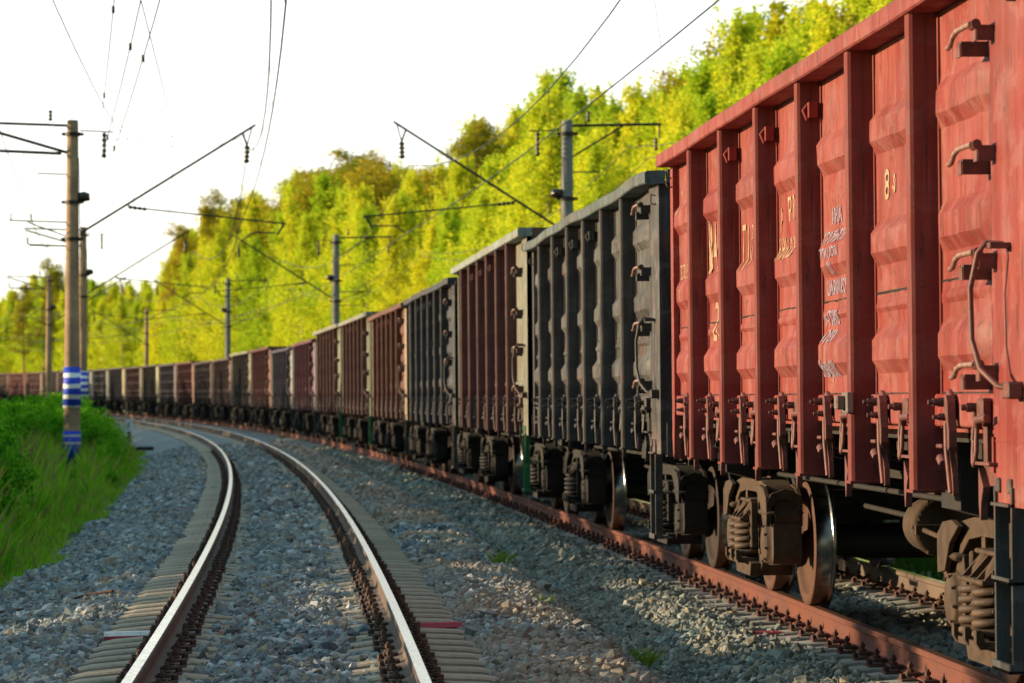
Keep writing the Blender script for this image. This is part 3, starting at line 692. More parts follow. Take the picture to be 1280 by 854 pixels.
def coupler_mesh():
    mb=MB(); mb.box(-0.11,0.11,6.2,6.75,0.93,1.17,bev=0.02)
    mb.prism([(-0.2,6.75),(0.16,6.72),(0.2,6.95),(0.06,7.0),(0.02,6.86),(-0.12,6.90),(-0.2,7.0)],0.92,1.20,'z')
    mb.box(-0.28,0.28,6.30,6.40,0.9,1.25,bev=0.02)
    mb.tube([(0.3,6.4,1.1),(0.32,6.6,1.0),(0.28,6.8,0.72),(0.2,6.95,0.66)],0.028,8)
    mb.tube([(-0.9,6.45,1.15),(-1.35,6.45,1.18),(-1.35,6.45,1.02)],0.014,6)
    mb.tube([(0.0,6.45,1.22),(-0.9,6.45,1.15)],0.014,6)
    return mb.mesh('coupler',M['under'])
def ring_mesh():
    mb=MB()
    mb.tube([(-1.50,0.02,0.0),(-1.54,0.03,0.01),(-1.55,0.02,-0.05),(-1.54,-0.02,-0.08),(-1.50,-0.02,-0.08)],0.007,6); return mb.mesh('tie_loop',M['darkiron'])
def hook_mesh():
    mb=MB(); mb.box(-1.56,-1.50,-0.03,0.03,-0.05,0.05,bev=0.004); mb.tube([(-1.56,0.02,0.03),(-1.585,0.02,0.0),(-1.56,0.02,-0.06)],0.012,6); return mb.mesh('post_hook',M['paint'])
def box_mesh():
    mb=MB(); mb.box(-1.64,-1.60,-0.085,0.075,1.52,1.64,bev=0.006); mb.box(-1.69,-1.64,-0.04,0.05,1.54,1.62,bev=0.008); return mb.mesh('signal_bracket',M['paint'])
# bogie parts (bogie-local y, wagon z)
def wheel_mesh(side):
    mb=MB(); s=side; c=(0,0,0.4785)
    tr=[(0.065,0.475),(-0.062,0.482),(-0.068,0.508),(-0.085,0.512),(-0.095,0.50)]
    prof=[(0.075,0.0),(0.075,0.09),(0.035,0.11),(0.005,0.20),(0.012,0.33),(0.035,0.385),(0.058,0.395),(0.066,0.41),(0.066,0.468),(0.058,0.4765)]
    tread=[(0.058,0.4765),(-0.055,0.480),(-0.064,0.492),(-0.072,0.508),(-0.084,0.510),(-0.092,0.498)]
    back=[(-0.092,0.498),(-0.092,0.41),(-0.07,0.39),(-0.03,0.33),(-0.045,0.2),(-0.08,0.13),(-0.10,0.11),(-0.10,0.0)]
    def f(p): return [(a*s,r) for a,r in p]
    me=bpy.data.meshes.new('wheel'); mb.lathe(f(prof),c,'x',64); n1=len(mb.f); mb.lathe(f(tread),c,'x',64); n2=len(mb.f); mb.lathe(f(back),c,'x',64); n3=len(mb.f)
    me=mb.mesh('wheel',M['disc']); me.materials.append(M['tread'])
    me.polygons.foreach_set('material_index',[0]*n1+[1]*(n2-n1)+[0]*(n3-n2)); 
    return me
def frame_mesh():
    # cast side frame seen end-on and from the side; origin on bogie centre, left side
    mb=MB(); T=0.10
    def pr(pts,a=-1.13,b=-0.93): mb.prism(pts,a,b,'x')
    # top chord, arching down to the axle boxes
    pr([(-1.16,0.60),(-1.20,0.70),(-1.15,0.83),(-1.02,0.90),(-0.5,0.955),(0.5,0.955),(1.02,0.90),(1.15,0.83),(1.20,0.70),(1.16,0.60),(0.98,0.66),(0.62,0.83),(0.30,0.86),(-0.30,0.86),(-0.62,0.83),(-0.98,0.66)])
    for q in (-1,1):
        # pedestal jaws around the axle box
        pr([(q*1.08,0.66),(q*1.19,0.64),(q*1.20,0.40),(q*1.14,0.33),(q*1.09,0.36)],-1.14,-0.92)
        pr([(q*0.80,0.68),(q*0.72,0.74),(q*0.64,0.55),(q*0.72,0.36),(q*0.77,0.36)],-1.14,-0.92)
        # column and diagonal
        pr([(q*0.36,0.88),(q*0.27,0.88),(q*0.25,0.30),(q*0.36,0.30)],-1.12,-0.92)
        pr([(q*0.72,0.50),(q*0.66,0.42),(q*0.40,0.24),(q*0.30,0.26),(q*0.34,0.34),(q*0.62,0.56)],-1.12,-0.94)
    pr([(-0.42,0.30),(-0.36,0.20),(0.36,0.20),(0.42,0.30),(0.3,0.315),(-0.3,0.315)],-1.20,-0.86)
    mb.box(-1.20,-0.90,-1.19,-0.78,0.70,0.745,bev=0.02)
    mb.box(-1.18,-0.90,0.78,1.19,0.70,0.745,bev=0.02)
    # rounded end shoulders with cast windows read as dark recesses between ribs
    for q in (-1,1):
        for xx in (-1.175,-0.925): 
            mb.prism([(q*0.98,0.64),(q*1.17,0.62),(q*1.17,0.84),(q*1.03,0.91),(q*0.80,0.93),(q*0.62,0.90),(q*0.85,0.80)],xx-0.016,xx+0.016,'x')
        mb.prism([(-1.19,0.66),(-1.19,0.80),(-1.15,0.87),(-1.05,0.905),(-0.98,0.89),(-0.91,0.84),(-0.91,0.66),(-0.95,0.66),(-0.96,0.79),(-1.03,0.83),(-1.10,0.82),(-1.145,0.77),(-1.15,0.66)],q*1.16-0.02,q*1.16+0.02,'y')
    me=mb.mesh('side_frame',M['bogie'])
    bm=bmesh.new(); bm.from_mesh(me); bmesh.ops.bevel(bm,geom=[e for e in bm.edges if e.is_manifold and e.calc_face_angle(0)>0.6],offset=0.012,segments=2,affect='EDGES',clamp_overlap=True); bm.to_mesh(me); bm.free()
    smooth_by_angle(me,40); return me
def spring_mesh():
    mb=MB()
    for (cx,cy) in ((-1.165,-0.16),(-1.165,0.16),(-0.98,0.0)):
        n=5; pts=[]
        for k in range(n*14+1):
            a=2*PI*k/14; pts.append((cx+0.108*math.cos(a),cy+0.108*math.sin(a),0.345+0.27*k/(n*14)))
        mb.tube(pts,0.022,8)
    return mb.mesh('spring_group',M['spring'])
def wedge_mesh():
    mb=MB()
    mb.prism([(-0.30,0.30),(-0.28,0.335),(0.28,0.335),(0.30,0.30)],-1.28,-0.90,'x')
    for y in (-0.27,0,0.27): mb.prism([(-1.28,0.30),(-1.30,0.335),(-1.30,0.40),(-1.27,0.40),(-1.24,0.30)],y-0.03,y+0.03,'y')
    # bolster end sitting on the springs: open ribbed casting
    mb.prism([(-0.29,0.60),(-0.29,0.64),(-0.17,0.78),(0.17,0.78),(0.29,0.64),(0.29,0.60)],-1.10,-0.86,'x')
    mb.box(-1.27,-0.88,-0.29,0.29,0.63,0.655,bev=0.008); mb.lathe([(0.655,0.10),(0.70,0.095),(0.78,0.05)],(-1.12,-0.16,0),'z',16); mb.lathe([(0.655,0.10),(0.70,0.095),(0.78,0.05)],(-1.12,0.16,0),'z',16)
    for y in (-0.27,-0.10,0.08,0.25):
        mb.prism([(-1.26,0.645),(-1.20,0.645),(-1.05,0.80),(-1.08,0.80),(-1.13,0.79)],y-0.012,y+0.012,'y')
    mb.box(-1.18,-0.9,-0.27,0.27,0.775,0.80,bev=0.008)
    for y in (-0.33,0.33): mb.box(-1.19,-1.13,y-0.03,y+0.03,0.42,0.78,bev=0.01)
    for z in (0.5,0.6,0.7): bolt(mb,-1.19,-0.33,z,0.02,0.03)
    return mb.mesh('bolster_end',M['bogie'])
def bolsterbeam_mesh():
    mb=MB(); mb.box(-0.95,0.95,-0.2,0.2,0.62,0.86,bev=0.03); mb.lathe([(0.86,0.0),(0.86,0.18),(0.95,0.18),(0.95,0)],(0,0,0),'z',20)
    for q in (-1,1):
        mb.prism([(-0.85,0.40),(0.85,0.40),(0.3,0.33),(-0.3,0.33)],q*0.42-0.03,q*0.42+0.03,'y')       # brake beams
        for x in (-0.79,0.79): mb.prism([(q*0.44,0.25),(q*0.52,0.5),(q*0.47,0.68),(q*0.42,0.66),(q*0.40,0.3)],x-0.04,x+0.04,'x')
    mb.tube([(-0.2,-0.42,0.42),(-0.2,0.42,0.75)],0.025,6)
    return mb.mesh('bogie',M['under'])
def axlebox_mesh():
    mb=MB(); c=(-1.03,0,0.4785)
    mb.lathe([(0.13,0.14),(0.13,0.165),(-0.10,0.165),(-0.10,0.15),(-0.135,0.15),(-0.15,0.13),(-0.15,0.0)],c,'x',28)
    for k in range(8): an=k*PI/4+0.2; bolt(mb,-1.165,0.135*math.cos(an),0.4785+0.135*math.sin(an),0.014,0.025)
    mb.box(-1.13,-0.93,-0.15,0.15,0.60,0.70,bev=0.02)
    return mb.mesh('axle_box',M['bogie'])
def axle_mesh():
    mb=MB(); mb.lathe([(-1.0,0),(-1.0,0.065),(-0.7,0.085),(-0.3,0.075),(0.3,0.075),(0.7,0.085),(1.0,0.065),(1.0,0)],(0,0,0.4785),'x',16); return mb.mesh('axle',M['under'])
ME=dict(latch=latch_mesh(),bracket=bracket_mesh(),grab=grab_mesh(),step=step_mesh(),under=under_mesh(),bolster=bolster_mesh(),cyl=cyl_mesh(),res=reservoir_mesh(),
        coupler=coupler_mesh(),ring=ring_mesh(),hook=hook_mesh(),box=box_mesh(),wl=wheel_mesh(-1),wr=wheel_mesh(1),frame=frame_mesh(),spring=spring_mesh(),
        wedge=wedge_mesh(),beam=bolsterbeam_mesh(),abox=axlebox_mesh(),axle=axle_mesh(),sill=sill_mesh())
ME['bar'],ME['hbr']=handle_meshes()
def make_wagon(kind,seed,H,wavy=0.0,detail=2):
    r=empty('freight_wagon')
    L=lambda n,me,loc=(0,0,0),rot=0,par=None: link(n,me,par or r,loc,(0,0,rot))
    wm=wall_mesh(kind,seed,H); w1=L('side_wall',wm); L('side_wall',wm,rot=PI)
    link('open_seam',sheet_seams(kind,seed,H),w1)
    if kind=='flat':
        ys=np.linspace(-4.56,-5.96,20); zs=np.array(sorted(set([1.63]+[round(v_,3) for zc,hh,sl,dp in RIBS[kind] for v_ in (zc-hh-sl,zc-hh,zc+hh,zc+hh+sl)]+[H-0.12]))); Y_,Z_=np.meshgrid(ys,zs,indexing='ij'); X_=wall_x(Y_,Z_,kind,seed)-0.006
        m_=Y_.shape; I_=np.arange(Y_.size).reshape(m_); me_=np_mesh('end_panel',np.stack([X_.ravel(),Y_.ravel(),Z_.ravel()],1),np.stack([I_[:-1,:-1].ravel(),I_[:-1,1:].ravel(),I_[1:,1:].ravel(),I_[1:,:-1].ravel()],1),M['paint'])
        L('end_panel',me_)
    pm=post_mesh(H); tm=toprail_mesh(H,wavy); cn,cf=corner_mesh(True,H),corner_mesh(False,H); em=end_mesh(H); en=end_mesh(H,True)
    for y in POSTS:
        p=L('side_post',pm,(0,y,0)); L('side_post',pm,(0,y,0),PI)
    if detail>=2:
        for y in POSTS[1:4]: L('post_hook',ME['hook'],(0.02,y-0.11,H-0.30))
    L('top_rail',tm); L('top_rail',tm,rot=PI); L('side_sill',ME['sill']); L('side_sill',ME['sill'],rot=PI)
    L('corner_post',cn); L('corner_post',cf); L('corner_post',cn,rot=PI); L('corner_post',cf,rot=PI)
    L('end_wall',em); L('end_wall',en,rot=PI)
    if detail>=1:
        ed=[HL]+POSTS
        for i,y in enumerate(ed):
            y0=y if i else HL-0.45
            L('hatch_latch',ME['latch'],(0,y0-(0.55 if i else 0.62),0))
            L('hatch_bracket',ME['bracket'],(0,y0-(1.27 if i else 1.2) if i<6 else y0-1.30,0))
        for z in (3.36,2.79,2.28,1.75):
            h=L('step_handle',ME['bar'],(0.0,-5.80,z)); link('handle_bracket',ME['hbr'][0],h); link('handle_bracket',ME['hbr'][1],h)
        L('grab_rail',ME['grab']); L('tie_loop',ME['ring'],(0,HL-0.12,H-0.22)); L('tie_loop',ME['ring'],(0,-HN+0.2,H-0.22))
    L('foot_step',ME['step']); L('underframe',ME['under']); L('coupler',ME['coupler']); L('coupler',ME['coupler'],rot=PI)
    L('brake_cylinder',ME['cyl']); L('air_reservoir',ME['res'])
    for q in (-1,1):
        L('bolster_plate',ME['bolster'],(0,q*4.325,0))
        b=L('bogie',ME['beam'],(0,q*4.325,0))
        link('side_frame',ME['frame'],b); link('side_frame',ME['frame'],b,rot=(0,0,PI))
        link('spring_group',ME['spring'],b); link('spring_group',ME['spring'],b,rot=(0,0,PI))
        link('bolster_end',ME['wedge'],b); link('bolster_end',ME['wedge'],b,rot=(0,0,PI))
        for a in (-0.925,0.925):
            link('wheel',ME['wl'],b,(-0.785,a,0)); link('wheel',ME['wr'],b,(0.785,a,0)); link('axle',ME['axle'],b,(0,a,0))
            link('axle_box',ME['abox'],b,(0,a,0)); link('axle_box',ME['abox'],b,(0,a,0),(0,0,PI))
    return r
PAINTED={'side_wall','side_post','top_rail','side_sill','corner_post','end_wall','post_hook','foot_step','hatch_latch'}
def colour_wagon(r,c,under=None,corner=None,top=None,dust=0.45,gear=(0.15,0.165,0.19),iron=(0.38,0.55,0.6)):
    for o in r.children:
        n=o.name.split('.')[0]; k=c
        if n in ('corner_post','end_panel') and corner: k=corner  # pale tint paints sunlight onto the corner and end sheets
        if n=='top_rail' and top: k=top
        if n=='foot_step': k=under or (0.022,0.02,0.02)
        if n=='side_post': k=tuple(v*0.72 for v in c)  # fresher paint, darkened further to hold the shade of the near faces
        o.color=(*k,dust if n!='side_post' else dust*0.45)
        for p in o.children: p.color=(*k,dust)
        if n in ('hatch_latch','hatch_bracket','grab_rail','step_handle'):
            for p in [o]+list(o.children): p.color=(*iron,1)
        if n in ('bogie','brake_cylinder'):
            for p in [o]+list(o.children): p.color=(*gear,1)  # tint holds the light: sunlit wagon's gear lighter, shaded gear near black
def place(r,mid):
    r.location=PB(mid,0,0); r.rotation_euler=(0,-CANT_B,float(frame(mid)[2]))
RED=(0.225,0.022,0.015)
specs=[ # kind, seed, H, wavy, colour, extras, label
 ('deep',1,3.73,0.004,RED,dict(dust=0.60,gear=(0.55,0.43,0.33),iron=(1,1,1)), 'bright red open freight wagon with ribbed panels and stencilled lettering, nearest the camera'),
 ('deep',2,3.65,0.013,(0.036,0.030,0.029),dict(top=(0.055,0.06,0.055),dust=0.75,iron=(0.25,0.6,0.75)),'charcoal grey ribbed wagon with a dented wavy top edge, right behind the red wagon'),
 ('flat',3,3.88,0.0,(0.105,0.034,0.030),dict(under=(0.006,0.12,0.032),corner=(0.17,0.14,0.10),top=(0.22,0.20,0.17)),'tall maroon wagon with pale top rail and green foot step, between two dark wagons'),
 ('deep',4,3.75,0.008,(0.017,0.020,0.026),dict(dust=0.7,iron=(0.2,0.5,0.7)), 'blue black ribbed wagon beyond the tall maroon one'),
 ('deep',5,3.72,0.006,(0.19,0.055,0.035),dict(corner=(0.33,0.20,0.13)),'rusty brown ribbed wagon next beyond the blue black wagon'),
 ('flat',3,3.88,0.0,(0.16,0.050,0.040),dict(under=(0.006,0.12,0.032),corner=(0.18,0.155,0.10),top=(0.22,0.18,0.14)),'tall maroon wagon with green step, nearer of the adjoining maroon pair'),
 ('flat',3,3.88,0.0,(0.175,0.052,0.040),dict(under=(0.006,0.12,0.032),corner=(0.18,0.155,0.10),top=(0.22,0.18,0.14)),'tall maroon wagon with green step, farther of the adjoining maroon pair'),
 ('deep',2,3.66,0.01,(0.16,0.030,0.050),dict(corner=(0.26,0.18,0.22)),'wine purple ribbed wagon with pale rib ends, just past the tall maroon pair'),
 ('deep',1,3.58,0.01,(0.075,0.055,0.085),dict(corner=(0.40,0.36,0.28)),'low dark violet ribbed wagon with white rib highlights'),
 ('deep',4,3.80,0.0,(0.17,0.040,0.032),dict(corner=(0.32,0.14,0.11)),'dull red wagon standing taller than the low violet one before it'),
 ('deep',5,3.80,0.0,(0.075,0.055,0.045),dict(corner=(0.33,0.27,0.18),top=(0.24,0.18,0.13)),'tall dark brown wagon with pale corner, far side of the dull red one'),
 ('deep',2,3.62,0.01,(0.11,0.048,0.042),dict(corner=(0.22,0.12,0.10)),'low brown wagon heaped with dark coal, second low one from the bend'),
 ('deep',1,3.60,0.0,(0.085,0.050,0.045),{}, 'low dark brown wagon with rusty streaks between a reddish and a brown wagon'),
 ('deep',4,3.70,0.0,(0.18,0.045,0.035),dict(corner=(0.34,0.16,0.12)),'reddish distant wagon in front of the grey violet one on the bend'),
 ('deep',5,3.70,0.0,(0.090,0.060,0.075),dict(corner=(0.26,0.19,0.17)),'grey violet distant wagon with faint pale ribs on the bend'),
 ('flat',3,3.74,0.0,(0.085,0.055,0.045),dict(corner=(0.38,0.31,0.18)),'plain dark brown distant wagon with ochre corner edges'),
 ('deep',2,3.70,0.0,(0.12,0.045,0.035),dict(corner=(0.26,0.21,0.16)),'distant wagon with an orange brown streak down its side'),
 ('flat',3,3.74,0.0,(0.070,0.055,0.065),dict(corner=(0.36,0.27,0.15)),'plain slate coloured distant wagon with ochre corners'),
 ('deep',1,3.70,0.0,(0.080,0.060,0.065),dict(corner=(0.30,0.28,0.24)),'distant dark wagon with two rows of pale ribs, just right of the striped poles'),
 ('deep',4,3.70,0.0,(0.10,0.09,0.09),dict(corner=(0.3,0.3,0.3)),'pale grey end of a distant wagon peeping out right beside the striped poles'),
 ('deep',5,3.70,0.0,(0.13,0.05,0.045),{}, 'distant wagon mostly hidden behind the striped poles'),
 ('flat',3,3.74,0.0,(0.09,0.05,0.045),{}, 'distant brown wagon seen over the bushes just left of the striped poles'),
 ('deep',2,3.70,0.0,(0.16,0.05,0.04),dict(corner=(0.28,0.2,0.15)),'distant red brown wagon over the bushes, just left of the slim pole'),
 ('deep',1,3.70,0.0,(0.19,0.04,0.035),{}, 'distant dull red wagon over the bushes, last whole one before the left edge'),
 ('deep',5,3.70,0.0,(0.12,0.05,0.04),{}, 'last distant wagon cut by the left picture edge above the bushes'),
]
protos={}
for i,(kind,seed,H,wavy,c,ex,lab) in enumerate(specs):
    key=(kind,seed,round(H,2),i>11)
    if key in protos: r=copy_tree(protos[key])
    else: r=make_wagon(kind,seed,H,wavy,2 if i<6 else (1 if i<12 else 0)); protos[key]=r
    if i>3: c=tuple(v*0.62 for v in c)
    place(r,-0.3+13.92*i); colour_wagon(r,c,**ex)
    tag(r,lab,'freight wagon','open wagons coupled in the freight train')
    if i==0: wagon1=r
    if i==1: wagon2=r
link('signal_bracket',ME['box'],wagon1,(0,-2.74,0)).color=(0.16,0.09,0.07,1)

# lettering on the red wagon
def lettering(txt,y0,z0,size,mat,sx=0.75,shear=0.0,thick=0.0,slant=0.0):
    cu=bpy.data.curves.new('lettering','FONT'); cu.body=txt; cu.size=size; cu.resolution_u=3; cu.offset=thick
    to=bpy.data.objects.new('tmp',cu); COL.objects.link(to)
    dg=bpy.context.evaluated_depsgraph_get(); me=bpy.data.meshes.new_from_object(to.evaluated_get(dg)); bpy.data.objects.remove(to)
    bm=bmesh.new(); bm.from_mesh(me); bmesh.ops.triangulate(bm,faces=bm.faces)
    for _ in range(3):
        es=[e for e in bm.edges if e.calc_length()>0.035]
        if es: bmesh.ops.subdivide_edges(bm,edges=es,cuts=1); bmesh.ops.triangulate(bm,faces=bm.faces)
    for v in bm.verts:
        y=y0-v.co.x*sx-v.co.y*shear; z=z0+v.co.y+v.co.x*slant
        v.co=Vector((float(wall_x(np.array([y]),np.array([z]),'deep',1)[0])-0.006,y,z))
    bm.to_mesh(me); bm.free(); me.materials.clear(); me.materials.append(mat); me.name='lettering'
    link('lettering',me,wagon1)
W_,B_=M['white_letter'],M['blue_letter']
lettering('ТСЗ',6.02,3.17,0.28,W_,0.50,0.10)
lettering('ВСТРЕМ/5',6.10,2.62,0.17,W_,0.55); lettering('197',5.92,2.42,0.16,W_,0.55)
lettering('№459',4.33,2.60,0.56,W_,0.60,0.0,0.004); lettering('20',4.02,2.06,0.44,W_,0.72,0.0,0.003)
lettering('Т1',2.46,2.55,0.46,W_,0.60,0.0,0.003); lettering('3',2.02,2.76,0.16,W_,0.7); lettering('М',2.08,2.58,0.18,W_,0.7)
lettering('1Р',0.70,2.74,0.22,W_,0.55,0,0.003); lettering('РР ВА',0.34,2.80,0.22,W_,0.62,0,0.003); lettering('Н-НО 6.102.2008',0.74,2.55,0.20,W_,0.55,0,0.003)
lettering('АРЕНДА',-1.30,2.69,0.13,B_,0.66,0,0.002); lettering('СТРОИТЕЛЬСТВО',-1.06,2.57,0.10,B_,0.92,0,0.002); lettering('ПУТИ И ДОРОГИ',-1.08,2.48,0.08,B_,0.98,0,0.002); lettering('ООО',-1.28,2.38,0.10,B_,0.7,0,0.002)
lettering('ШАРАРАФ №52',-1.10,2.25,0.125,B_,0.75,0,0.002); lettering('м-ПРЕМ 0435',-1.10,2.06,0.125,B_,0.72,0,0.002); lettering('м 7651-04М',-1.12,1.955,0.11,B_,0.72,0,0.002); lettering('в Ноября 2010 г',-1.04,1.74,0.14,B_,0.66,0,0.003)
lettering('8',-3.10,2.73,0.24,W_,0.75,0,0.004); lettering('-Я',-3.26,2.76,0.13,W_,0.8,0,0.004)
lettering('С',-6.20,1.60,0.16,W_,0.9,0,0.004)

# coal heaps showing over the rims
def coal(i,label):
    rng=np.random.default_rng(40+i); n=900; H=specs[i][2]
    y=rng.uniform(-6.2,6.2,n); x=rng.uniform(-1.38,1.38,n); z=H-0.10+0.09*np.sin(y*1.7+i)*np.cos(x)+rng.uniform(-.05,.05,n)
    me=stone_mesh('coal_load',np.stack([x,y,z],1),rng.uniform(0.05,0.11,n),M['coal'],rng)
    mb=MB(); mb.box(-1.42,1.42,-6.3,6.3,H-0.5,H-0.20); 
    o=link('coal_load',me); place(o,-0.3+13.92*i); tag(o,label,'coal',kind='stuff')
    link('coal_heap',mb.mesh('coal_heap',M['coal']),o)
coal(0,'black coal lumps just showing over the red wagon rim'); coal(1,'black coal filling the charcoal grey wagon to its rim'); coal(11,'dark coal heaped in a low distant brown wagon')

# ------------------------------------------------------------------ catenary poles
def stripe_mat():
    m,t,p=nodes('blue_white_bands'); tc=N(t,'ShaderNodeTexCoord'); sx=N(t,'ShaderNodeSeparateXYZ'); t.links.new(tc.outputs['Object'],sx.inputs[0])
    nz=noise(t,tc.outputs['Object'],3,3); ad=N(t,'ShaderNodeMath',operation='MULTIPLY_ADD'); ad.inputs[1].default_value=0.06; t.links.new(nz,ad.inputs[0]); t.links.new(sx.outputs[2],ad.inputs[2])
    md=N(t,'ShaderNodeMath',operation='PINGPONG'); md.inputs[1].default_value=0.145; t.links.new(ad.outputs[0],md.inputs[0])
    gt=N(t,'ShaderNodeMath',operation='GREATER_THAN'); gt.inputs[1].default_value=0.085; t.links.new(md.outputs[0],gt.inputs[0])
    t.links.new(mix(t,gt.outputs[0],(0.012,0.06,0.62),(0.88,0.88,0.86)),p.inputs['Base Color']); p.inputs['Roughness'].default_value=0.6; return m
M['stripe']=stripe_mat(); M['blue']=simple('blue_band_paint',(0.012,0.06,0.62),0.6,0,0.3,3)
M['stone_pole']=simple('weathered_grey_concrete',(0.24,0.24,0.21),0.9,0,0.3,2.5,(0.17,0.17,0.15))
def insul(mb,a,b,r=0.06,n=4):
    a,b=Vector(a),Vector(b); pts=[];rr=[]
    for k in range(n*2+1): pts.append(a.lerp(b,k/(n*2))); rr.append(r if k%2 else r*0.4)
    mb.tube(pts,rr,8)
def pole(base,head,side,label,H=9.5,mat=None,stripes=False,field=1,detail=True,low=None):
    """side: +1 when the track lies on the local +x side of the pole"""
    r=empty('catenary_pole',base,(0,0,head)); tag(r,label,'pole','concrete catenary poles along the railway')
    mb=MB(); mb.lathe([(-0.6,0.235),(0,0.23),(H,0.155),(H+0.03,0.14),(H+0.05,0.0)],(0,0,0),'z',24); mb.build('mast',mat or M['concrete'],r)
    for z in (H-0.35,H-2.2,H-3.2):
        mb=MB(); mb.lathe([(z-0.05,0.0),(z-0.05,0.21),(z+0.05,0.21),(z+0.05,0.0)],(0,0,0),'z',16,False); mb.box(-0.30,0.30,-0.06,0.06,z-0.04,z+0.04)
        mb.build('clamp',M['darkiron'],r)
    s=side
    # cantilever: inclined strut up and out over the track
    x0=s*0.2; mb=MB(); A=(x0,0,H-3.05); B=(s*4.95,0,H-0.05)
    mb.tube([A,B],0.035,8); mb.tube([(s*4.6,0,H-0.28),(s*4.72,0,H-0.62)],0.03,6); mb.tube([(s*4.86,0,H-0.1),(s*4.72,0,H-0.62)],0.02,6)
    mb.tube([(s*0.2,0,H-0.45),(s*0.9,0,H-0.5),(s*4.4,0,H-0.28)],0.008,5)
    strut=mb.build('cantilever',M['darkiron'],r)
    mb=MB(); insul(mb,(s*4.72,0,H-0.62),(s*4.70,0,H-1.1),0.10,4); mb.build('insulator',M['porcelain'],strut); mb=MB(); insul(mb,(s*1.5,0,H-2.32),(s*2.0,0,H-2.38),0.06,4); mb.build('insulator',M['porcelain'],strut)
    mb=MB(); mb.tube([(s*1.45,0,H-2.25),(s*1.6,0,H-2.33),(s*5.8,0,H-2.75)],0.022,6); mb.tube([(s*5.75,0,H-2.72),(s*5.55,0,H-3.05)],0.03,6); mb.tube([(s*5.5,0.0,H-3.0),(s*4.9,0,H-3.0),(s*4.6,0,H-3.2)],0.02,6)
    mb.tube([(s*4.4,0,H-2.62),(s*4.72,0,H-1.1)],0.006,4)
    mb.build('registration_arm',M['darkiron'],strut)
    # field side bracket carrying the feeder line
    f=-s*field
    mb=MB(); mb.tube([(0,0,H-0.12),(f*2.7,0,H-0.05)],0.04,6)
    if side>0: mb.tube([(f*0.15,0,H-0.85),(f*2.6,0,H-0.15)],0.045,6); mb.tube([(f*0.3,0,H-0.88),(f*2.5,0,H-0.80)],0.045,6)
    else: mb.tube([(f*0.15,0,H-1.0),(f*1.6,0,H-0.12)],0.03,6)
    mb.tube([(f*2.65,0,H-0.05),(f*2.65,0,H-0.45)],0.025,6)
    mb.tube([(-f*0.2,0,H-0.25),(-f*1.1,0,H-0.28)],0.02,6)
    mb.build('feeder_bracket',M['darkiron'],r)
    if detail:
        for (a_,b_,r_,n_) in (((f*0.6,0,H),(f*0.6,0,H+0.3),0.07,3),((-f*0.85,0,H-0.3),(-f*0.85,0,H-1.0),0.075,5),((f*2.55,0,H-0.45),(f*2.55,0,H-0.8),0.07,4)):
            mb=MB(); insul(mb,a_,b_,r_,n_); mb.build('line_insulator',M['porcelain'],r)
        mb=MB(); mb.lathe([(H-1.9,0.0),(H-1.95,0.16),(H-2.15,0.18),(H-2.2,0.0)],(-f*0.30,0,0),'z',12); mb.build('bell_insulator',M['porcelain'],r)
        mb=MB(); mb.tube([(0,0,H-1.45),(f*0.95,0,H-1.42)],0.02,6); mb.tube([(0,0,H-2.75),(f*1.7,0,H-2.7)],0.022,6); mb.tube([(f*0.1,0,H-3.15),(f*1.2,0,H-2.75)],0.02,6); mb.tube([(0,0,H-3.4),(f*1.15,0,H-3.38)],0.018,6)
        for x in (1.1,1.65): mb.tube([(f*x,0,H-2.7),(f*x,0,H-2.5)],0.02,5)
        mb.build('line_bracket',M['darkiron'],r)
        mb=MB(); mb.tube([(0.17*-f,-0.1,H-1.0),(0.22*-f,-0.15,H-3),(0.24*-f,-0.16,H-5.6)],0.012,5); mb.build('down_wire',M['wire'],r)
    if stripes:
        z0,z1=stripes
        mb=MB(); mb.lathe([(z0,0.225),(z0,0.240),(z1,0.232),(z1,0.215)],(0,0,0),'z',24); mb.build('striped_band',M['stripe'],r)
        if low:
            mb=MB(); mb.lathe([(low[0],0.232),(low[0],0.243),(low[1],0.240),(low[1],0.225)],(0,0,0),'z',24); b=mb.build('painted_band',M['blue'],r)
            mb=MB()
            for z in (low[1]-0.13,low[1]-0.33): mb.lathe([(z-0.03,0.2435),(z+0.03,0.2435)],(0,0,0),'z',24)
            mb.build('white_ring',M['white_mark'],b)
    return r
H0=9.45
def gp(off_from_A,Y):
    s=float(np.interp(Y,_y,_S)); x,y,z=PA(s,off_from_A,0); return s,(x,y),float(frame(s)[2]),z
POLE_L=[]; POLE_R=[]
for k,(X,Y,lab) in enumerate([(-11.93,85,'tall tan concrete pole with blue and white bands, nearest on the left'),(-19.85,145,'second banded concrete pole just right of and behind the nearest left pole'),
        (-30.0,203,'slim distant concrete pole left of the banded pair'),(-45.2,270,'faint distant pole between the slim pole and the banded pair')]):
    s=float(np.interp(Y,_y,_S)); hd=float(frame(s)[2]); zb=float(zf(s))-0.25
    pole((X,Y,zb),hd,+1,lab,(9.12-zb if k==0 else H0+0.25-(zf(s)*0.5)),None,(2.32,3.75) if False else (((2.45-zb-1.12) if k==0 else 1.30,(2.45-zb) if k==0 else 3.0) if k<2 else False),1,k<3,low=(0.05,0.93) if k==0 else None)
    POLE_L.append((s,X,Y))
